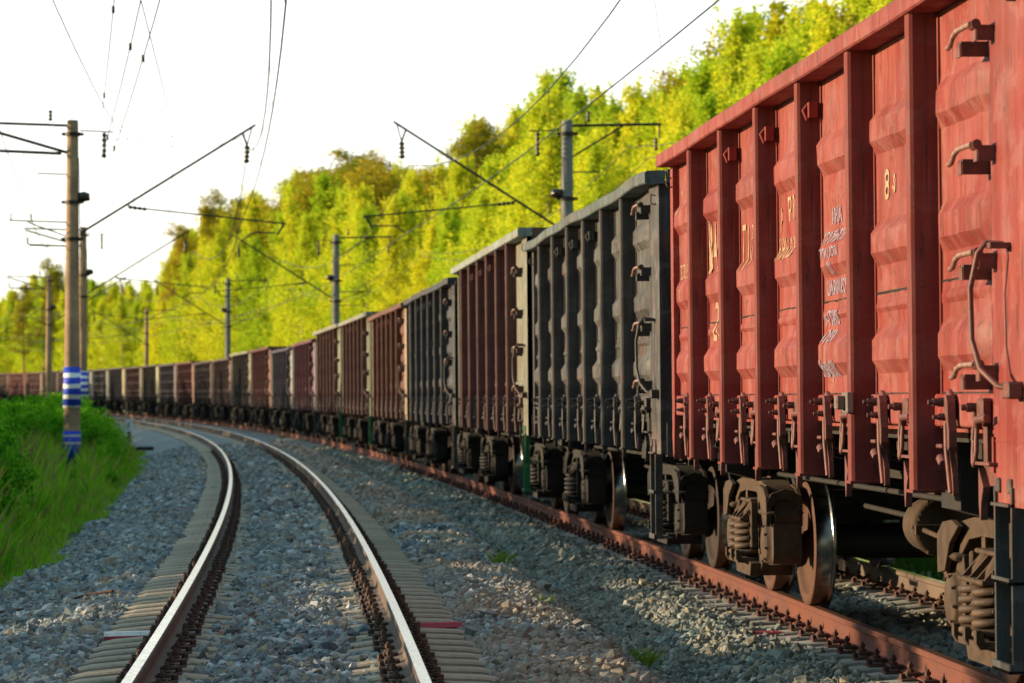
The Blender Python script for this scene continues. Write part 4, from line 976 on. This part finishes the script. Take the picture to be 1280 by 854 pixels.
for k,(X,Y,lab) in enumerate([(1.57,89,'grey concrete pole rising behind the tall maroon wagon, nearest on the right'),(-8.54,152,'grey concrete pole behind the adjoining maroon wagons, second on the right'),
        (-18.95,209,'distant pole rising behind the far wagons, third on the right'),(-33.0,283,'pale distant pole nearest the bend, behind the farthest wagons')]):
    s=float(np.interp(Y,_y,_S)); hd=float(frame(s)[2]); zb=float(zf(s))-0.5
    pole((X,Y,zb),hd,-1,lab,H0+0.5-(zf(s)*0.5),M['stone_pole'] if k!=3 else M['concrete'],False,1,k<3)
    POLE_R.append((s,X,Y))

# ------------------------------------------------------------------ overhead wires
SUP=[-40,POLE_L[0][0]-60*0.98,POLE_L[0][0],POLE_L[1][0],POLE_L[2][0],POLE_L[3][0],330,390]
SUP=[POLE_L[0][0]-122,POLE_L[0][0]-61,POLE_L[0][0],POLE_L[1][0],POLE_L[2][0],POLE_L[3][0],320]
def line_pts(P,off,h0,sag,sup,zig=0.0,n=14):
    pts=[]
    for i in range(len(sup)-1):
        for k in range(n):
            u=k/n; s=sup[i]+(sup[i+1]-sup[i])*u; z=h0-4*sag*u*(1-u); o=off+zig*(1-2*u)*(1 if i%2 else -1); pts.append(P(s,o,z))
    return pts
def catenary(P,label1,label2,off,sup):
    zig=0.25
    cw=line_pts(P,off,6.15,0.03,sup,zig); mb=MB(); mb.tube(cw,0.012,5); o=mb.build('contact_wire',M['wire']); tag(o,label1,'overhead wire','overhead wires')
    mw=line_pts(P,off,8.2,1.35,sup,0.0); mb=MB(); mb.tube(mw,0.013,5); o2=mb.build('messenger_wire',M['wire']); tag(o2,label2,'overhead wire','overhead wires')
    for i in range(2,len(cw),3):
        mb=MB(); mb.tube([cw[i],mw[i]],0.006,4); mb.tube([(mw[i][0],mw[i][1],mw[i][2]-0.06),(mw[i][0],mw[i][1],mw[i][2]+0.03)],0.016,5)
        mb.build('dropper',M['wire'],o2)
catenary(PA,'contact wire strung low over the middle of the empty track','sagging messenger wire over the empty track',0.0,SUP)
SUPB=[POLE_R[0][0]-124,POLE_R[0][0]-62,POLE_R[0][0],POLE_R[1][0],POLE_R[2][0],POLE_R[3][0],340]
catenary(PB,'contact wire strung low over the wagons','sagging messenger wire above the wagons',0.0,SUPB)
# feeders on the pole tops
def feeder(P,off,h,sag,sup,label,r=0.008):
    mb=MB(); mb.tube(line_pts(P,off,h,sag,sup,0.0),r,5); o=mb.build('feeder_wire',M['wire']); tag(o,label,'overhead wire','overhead wires')
feeder(PA,-4.1+0.9,8.6,1.2,SUP,'thin feeder wire hung on the track side of the left poles',0.010)
feeder(PA,-4.1-2.5,8.9,1.5,SUP,'thick feeder wire hung on the outer brackets of the left poles',0.015)
feeder(PA,-3.6+1.6,9.0,1.2,SUP,'thin line wire above the left poles, rising to the top edge of the picture',0.010)
feeder(PB,4.4+2.5,8.4,1.2,SUPB,'outer feeder wire hung on the right poles in front of the trees',0.011)
feeder(PB,4.4+1.9,8.7,1.2,SUPB,'inner feeder wire hung on the right poles in front of the trees',0.011)
for k,(za,zb_,xa,xb,lab) in enumerate(((8.9,8.0,-11.2,-2.5,'thin wire running from the nearest banded pole top to the upper picture edge'),(7.7,7.9,-11.3,-1.9,'second thin wire slanting up from the nearest banded pole, one of a close pair'),(7.4,7.8,-11.2,-1.6,'third thin wire slanting up from the nearest banded pole, right one of a close pair'))):
    mb=MB(); pts=[]
    for q in range(25):
        u=q/24; pts.append((xa+(xb-xa)*u,85+(22-85)*u,za+(zb_-za)*u-4*0.5*u*(1-u)))
    mb.tube(pts,0.010,5)
    for q in (6,13): mb.tube([(pts[q][0],pts[q][1],pts[q][2]-0.06),(pts[q][0],pts[q][1],pts[q][2]+0.06)],0.03,6)
    tag(mb.build('anchor_wire',M['wire']),lab,'overhead wire')
# cross span wire from the nearest left pole to the cantilever tip
mb=MB(); pts=[]
pA=Vector((POLE_L[0][1]+1.2,85,9.05)); pB=Vector((POLE_L[0][1]+4.7,85,8.75))
for k in range(13):
    u=k/12; p=pA.lerp(pB,u); p.z-=4*0.55*u*(1-u)*0.9; pts.append(p)
mb.tube(pts,0.010,4); tag(mb.build('jumper_wire',M['wire']),'loose jumper wire sagging between the nearest banded pole and its arm tip','overhead wire')

# ------------------------------------------------------------------ picket post, bits on the ballast
def picket():
    s=float(np.interp(120,_y,_S)); X=-14.66; r=empty('distance_post',(X,120,-0.25+float(zf(s))-0.05)); tag(r,'small white topped black distance post beside the left shiny rail','marker post')
    mb=MB(); mb.box(-0.065,0.065,-0.065,0.065,-0.1,0.62,bev=0.01); mb.build('stem',simple('black_post_paint',(0.02,0.022,0.03),0.7),r)
    mb=MB(); mb.prism([(-0.125,0.55),(0.125,0.55),(0.125,0.97),(0.09,1.02),(-0.09,1.02),(-0.125,0.97)],-0.10,0.10,'y'); h=mb.build('head',simple('white_post_paint',(0.85,0.87,0.9),0.6),r)
    mb=MB(); mb.box(-0.02,0.02,-0.106,-0.101,0.68,0.90); mb.build('painted_mark',M['darkiron'],h)
picket()
def ground_z(x,y):
    i=np.argmin((_x-x)**2+(_y-y)**2); s=float(_S[i]); t=_th[i]; o=(x-_x[i])*math.cos(t)+(y-_y[i])*math.sin(t)
    return float(bed_h(s,o)), s, o
mb=MB(); pts=[]
for k in range(12):
    u=k/11; x=-6.6+3.0*u; y=31.2-2.9*u; z=ground_z(x,y)[0]+0.045+0.02*math.sin(k*1.3); pts.append((x,y,z))
mb.tube(pts,0.012,6); tag(mb.build('rusty_cable',M['bolt_b']),'rusty thin cable lying across the left ballast to the sleeper ends','cable')
mb=MB(); x,y=-12.6,112; z=ground_z(x,y)[0]+0.10; mb.box(-0.9,0.9,-0.11,0.11,-0.07,0.07,bev=0.02); o=mb.build('timber_baulk',simple('dark_timber',(0.045,0.03,0.022),0.9)); o.location=(-13.9,114,z+0.05); o.rotation_euler=(0,0,0.5); tag(o,'dark timber baulk lying behind the small distance post','timber')

# ------------------------------------------------------------------ foliage
def leaf_quads(C,size,rng,up=0.0,aspect=0.75):
    n=len(C); Rm=rand_rot(n,rng); a=Rm[:,:,0]; b=Rm[:,:,1]
    a=a*size[:,None]; b=b*(size*aspect)[:,None]; nrm=np.cross(a,b); nrm/= (np.linalg.norm(nrm,axis=1)[:,None]+1e-9)
    fold=nrm*(size*0.18)[:,None]
    V=np.stack([C-a,C-b*0.9+fold*0.0,C+a,C+b*0.9+fold],1)    # diamond leaf, slightly folded
    return V.reshape(-1,3)
def leaf_mesh(name,C,size,mat,rng):
    V=leaf_quads(C,size,rng); F=np.arange(len(V)).reshape(-1,4); return np_mesh(name,V,F,mat)
def tube_mb_trunk(H,r0,rng,bend=0.3,top=0.02):
    pts=[];rr=[];bx,by=rng.uniform(-bend,bend,2)
    for k in range(9):
        u=k/8; pts.append((bx*u*u+0.1*math.sin(u*5+bx*9),by*u*u,-0.5+(H+0.5)*u)); rr.append(r0*(1-u)**0.8+top)
    return pts,rr
def make_tree(kind,seed):
    rng=np.random.default_rng(seed); H=18.0; mb=MB()
    pts,rr=tube_mb_trunk(H*0.97,0.15 if kind=='birch' else 0.19,rng,0.5); mb.tube(pts,rr,7,False)
    P=np.array(pts); C=[];S=[]
    def at(z): return np.array([np.interp(z,P[:,2],P[:,0]),np.interp(z,P[:,2],P[:,1]),z])
    if kind=='birch':
        base=rng.uniform(3.0,7.0); n=72; rmax=rng.uniform(1.7,2.5)
        for i in range(n):
            u=((i+rng.uniform(0,1))/n)**0.9; z=base+(H-base)*u
            prof=math.sin(PI*min(1,(0.10+0.9*u)**0.75))**0.7 if u<0.98 else 0.1
            L=rmax*max(0.10,prof*(1.0-0.45*u))*rng.uniform(0.4,1.45); an=rng.uniform(0,2*PI); el=rng.uniform(0.25,0.9)
            a=at(z-L*0.5*math.tan(el)*0.6); tip=a+np.array([math.cos(an)*L,math.sin(an)*L,L*math.tan(el)*0.6])
            mid=(a+tip)/2+np.array([0,0,0.15*L]); mb.tube([a,mid,tip],[0.035,0.022,0.008],4,False)
            m=int(90+70*L)
            t=rng.uniform(0.25,1.15,m); pp=a+(tip-a)*t[:,None]; pp+=rng.normal(0,0.16+0.09*L,(m,3))*np.array([1,1,0.8]); pp[:,2]-=rng.exponential(0.22,m)
            C.append(pp); S.append(rng.uniform(0.05,0.095,m))
            for q in range(2):
                m=26; c0=tip+rng.normal(0,0.35+0.15*L,3); C.append(c0+rng.normal(0,1,(m,3))*np.array([0.09,0.09,0.28])); S.append(rng.uniform(0.045,0.08,m))
        # fine top
        m=170; t=rng.uniform(0,1,m); pp=np.array([at(H*(0.88+0.14*q)) for q in t])+rng.normal(0,0.17,(m,3))*(1.15-t)[:,None]; C.append(pp);S.append(rng.uniform(0.05,0.08,m))
        mat,bk=M['birch_leaf'],M['birch_bark']
    elif kind=='pine':
        base=H*rng.uniform(0.45,0.6); n=26
        for i in range(n):
            u=(i+rng.uniform(0,1))/n; z=base+(H-base)*u*0.97; L=rng.uniform(1.2,2.9)*(1-u*0.55)*(0.6+0.4*min(1,u*4)); an=rng.uniform(0,2*PI)
            a=at(z); tip=a+np.array([math.cos(an)*L,math.sin(an)*L,L*rng.uniform(0.05,0.35)]); mb.tube([a,(a+tip)/2+np.array([0,0,-0.1]),tip],[0.06,0.04,0.015],4,False)
            for c in range(4):
                cc=a+(tip-a)*rng.uniform(0.45,1.05)+rng.normal(0,0.25,3); m=110
                C.append(cc+rng.normal(0,1,(m,3))*np.array([0.36,0.36,0.20])); S.append(rng.uniform(0.045,0.08,m))
        mat,bk=M['pine_leaf'],M['pine_bark']
    else:
        base=1.5; n=80; rmax=2.0
        for i in range(n):
            u=(i+rng.uniform(0,1))/n; z=base+(H-base)*u; L=rmax*(1-u)**0.85*rng.uniform(0.75,1.15)+0.12; an=rng.uniform(0,2*PI)
            a=at(z); tip=a+np.array([math.cos(an)*L,math.sin(an)*L,-L*rng.uniform(0.0,0.25)]); mb.tube([a,tip],[0.035,0.01],4,False)
            m=int(30+50*L); t=rng.uniform(0.15,1.05,m); C.append(a+(tip-a)*t[:,None]+rng.normal(0,1,(m,3))*np.array([0.16,0.16,0.10])*(1+0.5*(1-t[:,None]))); S.append(rng.uniform(0.06,0.12,m))
        mat,bk=M['spruce_leaf'],M['pine_bark']
    C=np.concatenate(C); S=np.concatenate(S)
    return mb.mesh('trunk',bk), leaf_mesh('crown',C,S*1.25,mat,rng)
TV={'birch':[make_tree('birch',100+i) for i in range(7)],'pine':[make_tree('pine',200+i) for i in range(4)],'spruce':[make_tree('spruce',300+i) for i in range(3)]}
tree_n=0
def tree(kind,x,y,z,h,label,group,wid=1.0,nm=None):
    global tree_n
    tr,cr=random.choice(TV[kind]); r=empty((nm or kind)+'_tree',(x,y,z),(0,0,random.uniform(0,6.28))); f=h/18.0
    r.scale=(f*wid,f*wid,f); tag(r,label,kind+' tree',group)
    link('trunk',tr,r); link('crown',cr,r); tree_n+=1
    return r
ENV_U=[0,30,60,100,130,200,222,245,270,300,330,350,375,400,440,470,500,520,545,570,598,620,650,690,715,735,760,800,820,850,880,900,930,960,985,1010,1030,1060,1300]
ENV_Y=[372,368,338,345,355,350,300,290,262,270,245,250,224,218,200,205,212,218,228,205,158,180,146,92,112,125,128,104,112,80,80,55,24,8,28,20,2,-25,-110]
def proj_u(x,y): return 640+3918*x/y
cnt=0
rows=[(15.5,5.4,0.80,0.92),(19.5,5.0,0.88,1.00),(24.0,6.0,0.95,1.04),(30.0,8.0,0.95,1.03)]
LBL={'birch':['front row','second row','third row','back rows','back rows']}
for ri,(off,step,f0,f1) in enumerate(rows):
    s=38.0+ri*1.7
    while s<560:
        st=step*(1.0+max(0,(s-250))/350.0)
        s2=s+random.uniform(-1.3,1.3); o=off+random.uniform(-1.6,1.6)+max(0,s-300)*0.01; x,y,t=frame(s2); X=float(x+o*np.cos(t)); Y=float(y+o*np.sin(t)); u=proj_u(X,Y)
        s+=st
        if u<-40 or u>1420: continue
        zb=-0.9+float(zf(s2))+max(0,(o-14))*0.05
        vt=float(np.interp(u,ENV_U,ENV_Y)); full=CAM_H+(498.5-vt)*Y/3918.0-zb; h=full*random.uniform(f0,f1)
        if h<5: h=5
        if h>27: h=random.uniform(22,26)
        kind='birch'
        if ri>=1:
            if 350<u<545 and random.random()<(0.45 if ri==1 else 0.85): kind='pine'
            elif u<130 and random.random()<0.2: kind='pine'
            elif random.random()<0.10: kind='pine'
        if ri in (1,2) and (random.random()<0.06): kind='spruce'
        where='along the foot of the wood behind the train' if ri<2 else 'deeper in the wood behind the train'
        lab={'birch':'leafy yellow green birch ','pine':'bushy topped pine with orange trunk ','spruce':'narrow dark spruce '}[kind]+where
        tree(kind,X,Y,zb,h,lab,{'birch':'birches ','pine':'pines ','spruce':'spruces '}[kind]+where,random.uniform(1.05,1.45))
        cnt+=1
def lone(kind,u,Y,v,lab,wid=1.0,zb=-0.3):
    X=(u-640)/3918*Y; h=CAM_H+(498.5-v)*Y/3918-zb; return tree(kind,X,Y,zb,h,lab,None,wid)
lone('spruce',962,150,2,'tall narrow spruce whose tip stands clear against the sky, right of centre',1.1)
lone('pine',598,218,150,'sparse pine tip standing above the birches in the middle of the wood',0.9)
lone('pine',270,320,238,'thin tall pine standing against the white sky right of the banded poles',0.7)
lone('pine',224,330,285,'dark round topped pine right behind the banded poles',0.75)
lone('pine',60,360,325,'tall pine with a broad crown left of the banded poles',0.9)
lone('pine',30,380,355,'lower pine near the left picture edge',0.9)

# bushes: built like small trees, individually placed on the left verge
def make_bush(seed,dense=1.0):
    rng=np.random.default_rng(seed); mb=MB(); C=[];S=[]
    for i in range(16):
        an=rng.uniform(0,2*PI); rr=rng.uniform(0.1,0.75); h=rng.uniform(1.1,2.2)*(1-0.35*rr)
        tip=np.array([math.cos(an)*rr,math.sin(an)*rr,h]); b=tip*np.array([0.15,0.15,0]); b[2]=-0.2
        mb.tube([b,(b+tip)/2+np.array([0,0,0.15]),tip],[0.02,0.013,0.004],4,False)
        m=int(150*dense); t=rng.beta(2.2,1.2,m)
        pp=b+(tip-b)*t[:,None]; sp=0.10+0.22*np.sin(PI*np.clip(t,0,1))[:,None]; pp=pp+rng.normal(0,1,(m,3))*sp
        C.append(pp);S.append(rng.uniform(0.020,0.042,m))
        for j in range(5):
            c=b+(tip-b)*rng.uniform(0.4,1.0)+rng.normal(0,0.16,3); m=int(34*dense); C.append(c+rng.normal(0,0.07,(m,3))); S.append(rng.uniform(0.022,0.045,m))
    C=np.concatenate(C); C[:,2]=np.maximum(C[:,2],0.02)
    return mb.mesh('stem',M['twig']), leaf_mesh('foliage',C,np.concatenate(S)*1.15,M['bush_leaf'],rng)
BV=[make_bush(500+i) for i in range(6)]
def verge_z(x,y):
    i=np.argmin((_x-x)**2+(_y-y)**2); s=float(_S[i]); t=_th[i]; o=(x-_x[i])*math.cos(t)+(y-_y[i])*math.sin(t); a=o+float(dA(s))
    return float(np.interp(a,[-60,-20,-12,-7,-4.6,-3.3],[-0.6,-0.6,-0.3,-0.25,-0.45,-0.60]))+float(zf(s))+0.22*float(vnoise(x,y,4.0,5))+0.15*float(vnoise(x,y,1.7,6)), s, a
def bush(x,y,h,label,group,wid=1.0):
    st,fo=random.choice(BV); z=verge_z(x,y)[0]-0.05; r=empty('shrub',(x,y,z),(0,0,random.uniform(0,6.28))); f=h/2.2; r.scale=(f*wid,f*wid,f)
    tag(r,label,'shrub',group); link('stem',st,r); link('foliage',fo,r)
# crest outline of the bushes (photo px): peak around the banded poles
BU=[-60,0,30,60,85,110,130,150,165,178]; BVv=[488,492,482,478,480,498,512,530,552,575]
g1='leafy green shrubs massed on the left verge'
for k in range(150):
    Y=random.uniform(44,135); u=random.uniform(-60,172); X=(u-640)/3918*Y
    z,s,a=verge_z(X,Y)
    if a>-4.2 or a<-15: continue
    vt=float(np.interp(u,BU,BVv))+random.uniform(0,14); h=CAM_H+(498.5-vt)*Y/3918-z
    h=min(h,2.6)
    # keep the foot of the banded poles clear
    if abs(u-89)<14+0.50*h*3918/Y and Y<90: h=min(h,(CAM_H-(582-498.5)*Y/3918-z)/1.05)
    if h<0.35: continue
    bush(X,Y,h*random.uniform(0.75,1.0),'rounded leafy green shrub on the left verge among others',g1,random.uniform(0.8,1.2))
for k in range(46):
    Y=random.uniform(17,75); s=float(np.interp(Y,_y,_S)); x,y,_=PB(s,random.uniform(4.6,7.5),0)
    st,fo=random.choice(BV); r=empty('shrub',(x,y,-1.05+float(zf(s))),(0,0,random.uniform(0,6.28))); f=random.uniform(0.35,0.6); r.scale=(f*1.5,f*1.5,f)
    tag(r,'low shaded shrub growing behind the train beyond the far rail','shrub','low shrubs behind the train'); link('stem',st,r); link('foliage',fo,r)
for k in range(110):
    Y=random.uniform(89,140); u=random.uniform(-40,172 if Y>124 else 132); X=(u-640)/3918*Y
    z,s,a=verge_z(X,Y)
    if a>-3.7 or a<-13: continue
    vt=float(np.interp(u,BU,BVv))+random.uniform(-2,10); h=min(CAM_H+(498.5-vt)*Y/3918-z,2.9)
    if h<0.4: continue
    bush(X,Y,h*random.uniform(0.85,1.0),'rounded leafy green shrub on the left verge among others',g1,random.uniform(0.9,1.3))
for k in range(60):
    Y=random.uniform(58,92); u=random.uniform(108,146); X=(u-640)/3918*Y
    z,s,a=verge_z(X,Y)
    if a>-3.6: continue
    vt=float(np.interp(u,BU,BVv))+random.uniform(0,22); h=min(CAM_H+(498.5-vt)*Y/3918-z,random.uniform(0.5,1.3))
    if h<0.3 or abs(u-89)<12+0.45*h*3918/Y: continue
    bush(X,Y,h,'rounded leafy green shrub on the left verge among others',g1,1.1)
# low shrubs nearer, left edge
for k in range(26):
    Y=random.uniform(36,50); u=random.uniform(-80,60); X=(u-640)/3918*Y; z,s,a=verge_z(X,Y)
    if a>-3.9: continue
    bush(X,Y,random.uniform(0.5,1.0),'low bright green shrub near the left picture edge',"low shrubs near the left picture edge",1.1)
# wood outside the picture to the left: it casts the evening shade over the tracks
Yk=-2.0
while Yk<410:
    Y=Yk+random.uniform(-0.7,0.7); near=Y<92
    Yk+=0.85 if near else 1.7
    X=-14.0-random.uniform(0,5) if near else -0.166*Y-3.0-random.uniform(0,7)
    if X>-0.168*Y-2.2: X=-0.168*Y-random.uniform(2.4,6)
    z,s,a=verge_z(X,Y); xt=float(PB(s,-1.5,0)[0]); tgt=0.45 if Y<40 else (0.9 if Y<95 else (1.9 if Y<150 else 2.7))
    need=(xt-X)*math.tan(SUN_EL)+tgt+float(zf(s))
    h=(need-z)*random.uniform(0.86,1.06)
    if random.random()<0.06: h*=0.8
    if 25.0<Y<31.0: h*=0.74
    tree('spruce' if random.random()<0.3 else 'birch',X,Y,z-0.02*h,h,'young tree in the wood left of the line','young trees of the wood left of the line',max(1.0,min(3.2,16.0/h)),nm='alder')
    if near and random.random()<0.6:
        bush(X+random.uniform(-1,1),Y+random.uniform(-0.5,0.5),min(h*0.8,3.4),'tall shrub in the thicket left of the line','shrubs of the thicket left of the line',1.4)

for (Y,X,wd,tg) in ((34.5,-16.0,1.2,3.4),(38.0,-16.0,1.2,3.0),(52.0,-17,1.4,3.5)):
    z,s,a=verge_z(X,Y); xt=float(PB(s,-1.5,0)[0]); h=(xt-X)*math.tan(SUN_EL)+tg-z
    tree('birch',X,Y,z,h,'taller loose young tree in the wood left of the line','taller young trees of the wood left of the line',wd,nm='alder')

# grass on the verge and tufts on the ballast
M['shade_dark_grass']=leaf_mat('shade_darkened_rough_grass',[(0.02,0.06,0.008),(0.04,0.09,0.012),(0.06,0.08,0.02)],0.3)  # grass copy with the shade behind the train put into its colour
M['straw']=leaf_mat('dry_stalk',[(0.30,0.20,0.09),(0.42,0.32,0.14),(0.22,0.10,0.07)],0.2)
def grass_obj(name,label,XYZ,hgt,mat,rng,cat='grass',lean=0.25,w=0.008):
    n=len(XYZ); an=rng.uniform(0,2*PI,n); d=np.stack([np.cos(an),np.sin(an),0*an],1); ld=rng.normal(0,lean,(n,3)); ld[:,2]=0
    up=np.array([0,0,1.0]); h=hgt[:,None]
    wv=d*(w*(1+hgt))[:,None]
    V=np.stack([XYZ-wv,XYZ+wv,XYZ+ld*h*0.4+up*h*0.55+wv*0.7,XYZ+ld*h+up*h],1).reshape(-1,3); F=np.arange(len(V)).reshape(-1,4)
    tag(link(name,np_mesh(name,V,F,mat)),label,cat,kind='stuff')
rng=np.random.default_rng(77); pts=[];hs=[]
for k in range(85000):
    Y=rng.uniform(30,125); u=rng.uniform(-90,190); X=(u-640)/3918*Y
    pts.append((X,Y))
pts=np.array(pts); 
idx=np.clip(np.searchsorted(_y,pts[:,1]),0,len(_S)-1); t=_th[idx]; o=(pts[:,0]-_x[idx])*np.cos(t)+(pts[:,1]-_y[idx])*np.sin(t); ss=_S[idx]+(pts[:,1]-_y[idx]); a=o+dA(ss)
edge=-3.02+0.75*vnoise(pts[:,0],pts[:,1],2.5,8)
k=(a<edge)&(a>-14); pts=pts[k]; a=a[k]; ss=ss[k]; edge=edge[k]
z=np.interp(a,[-60,-20,-12,-7,-4.6,-3.3,-2.6],[-0.6,-0.6,-0.3,-0.25,-0.45,-0.60,-0.52])+zf(ss)+0.22*vnoise(pts[:,0],pts[:,1],4.0,5)+0.15*vnoise(pts[:,0],pts[:,1],1.7,6)-0.08
hh=np.clip((edge-a)/1.2,0.25,1)*(0.42+0.5*(vnoise(pts[:,0],pts[:,1],1.3,9)+0.5))*rng.uniform(0.6,1.3,len(pts))
uu=640+3918*pts[:,0]/pts[:,1]; hh=np.where((np.abs(uu-89)<18)&(pts[:,1]>55)&(pts[:,1]<87),np.minimum(hh,0.22),hh)
grass_obj('verge_grass','tall green grass along the edge of the left ballast',np.column_stack([pts,z]),hh,M['grass'],rng,w=0.010)
q_=rng.random(len(pts))<0.06
grass_obj('dry_stalks','thin dry stalks standing through the verge grass',np.column_stack([pts,z])[q_],hh[q_]*1.35,M['straw'],rng,w=0.006)
n_=26000; sg=rng.uniform(-4,95,n_); og=rng.uniform(3.1,9.5,n_); fx,fy,ft=frame(sg); gx=fx+og*np.cos(ft); gy=fy+og*np.sin(ft)
grass_obj('trackside_grass','rough shaded grass behind the train beyond the far rail',np.column_stack([gx,gy,np.full(n_,-1.08)+zf(sg)]),rng.uniform(0.25,0.65,n_)*np.clip((og-2.6)/1.5,0.3,1),M['shade_dark_grass'],rng,w=0.014)
def tuft(x,y,n,h,label):
    z=ground_z(x,y)[0]; P=np.column_stack([x+rng.normal(0,0.05,n),y+rng.normal(0,0.05,n),np.full(n,z)]); 
    an=rng.uniform(0,2*PI,n); d=np.stack([np.cos(an),np.sin(an),0*an],1); ld=rng.normal(0,0.4,(n,3)); ld[:,2]=0; hh=h*rng.uniform(0.5,1.2,n)
    wv=d*0.004; V=np.stack([P-wv,P+wv,P+ld*hh[:,None]*0.4+np.array([0,0,1])*hh[:,None]*0.6+wv*0.6,P+ld*hh[:,None]+np.array([0,0,1])*hh[:,None]],1).reshape(-1,3)
    o=link('weed_tuft',np_mesh('weed_tuft',V,np.arange(len(V)).reshape(-1,4),M['weed'])); tag(o,label,'weed')
def ray_ground(u,v,zg): Y=(CAM_H-zg)*3918/(v-498.5); return (u-640)/3918*Y,Y
for (u,v,n,h,l) in ((802,822,50,0.15,'thin upright green weed growing in the nearest ballast stones'),(626,722,60,0.16,'small green weed tuft between the two tracks, middle distance'),(776,812,26,0.09,'tiny weed sprout left of the nearest upright weed'),(683,768,26,0.10,'small sprout on the ballast heap between the tracks'),(353,552,40,0.16,'far green weed tuft beside the right shiny rail')):
    x,y=ray_ground(u,v,-0.25); tuft(x,y,n,h,l)
print('trees',tree_n,'objects',len(bpy.data.objects))
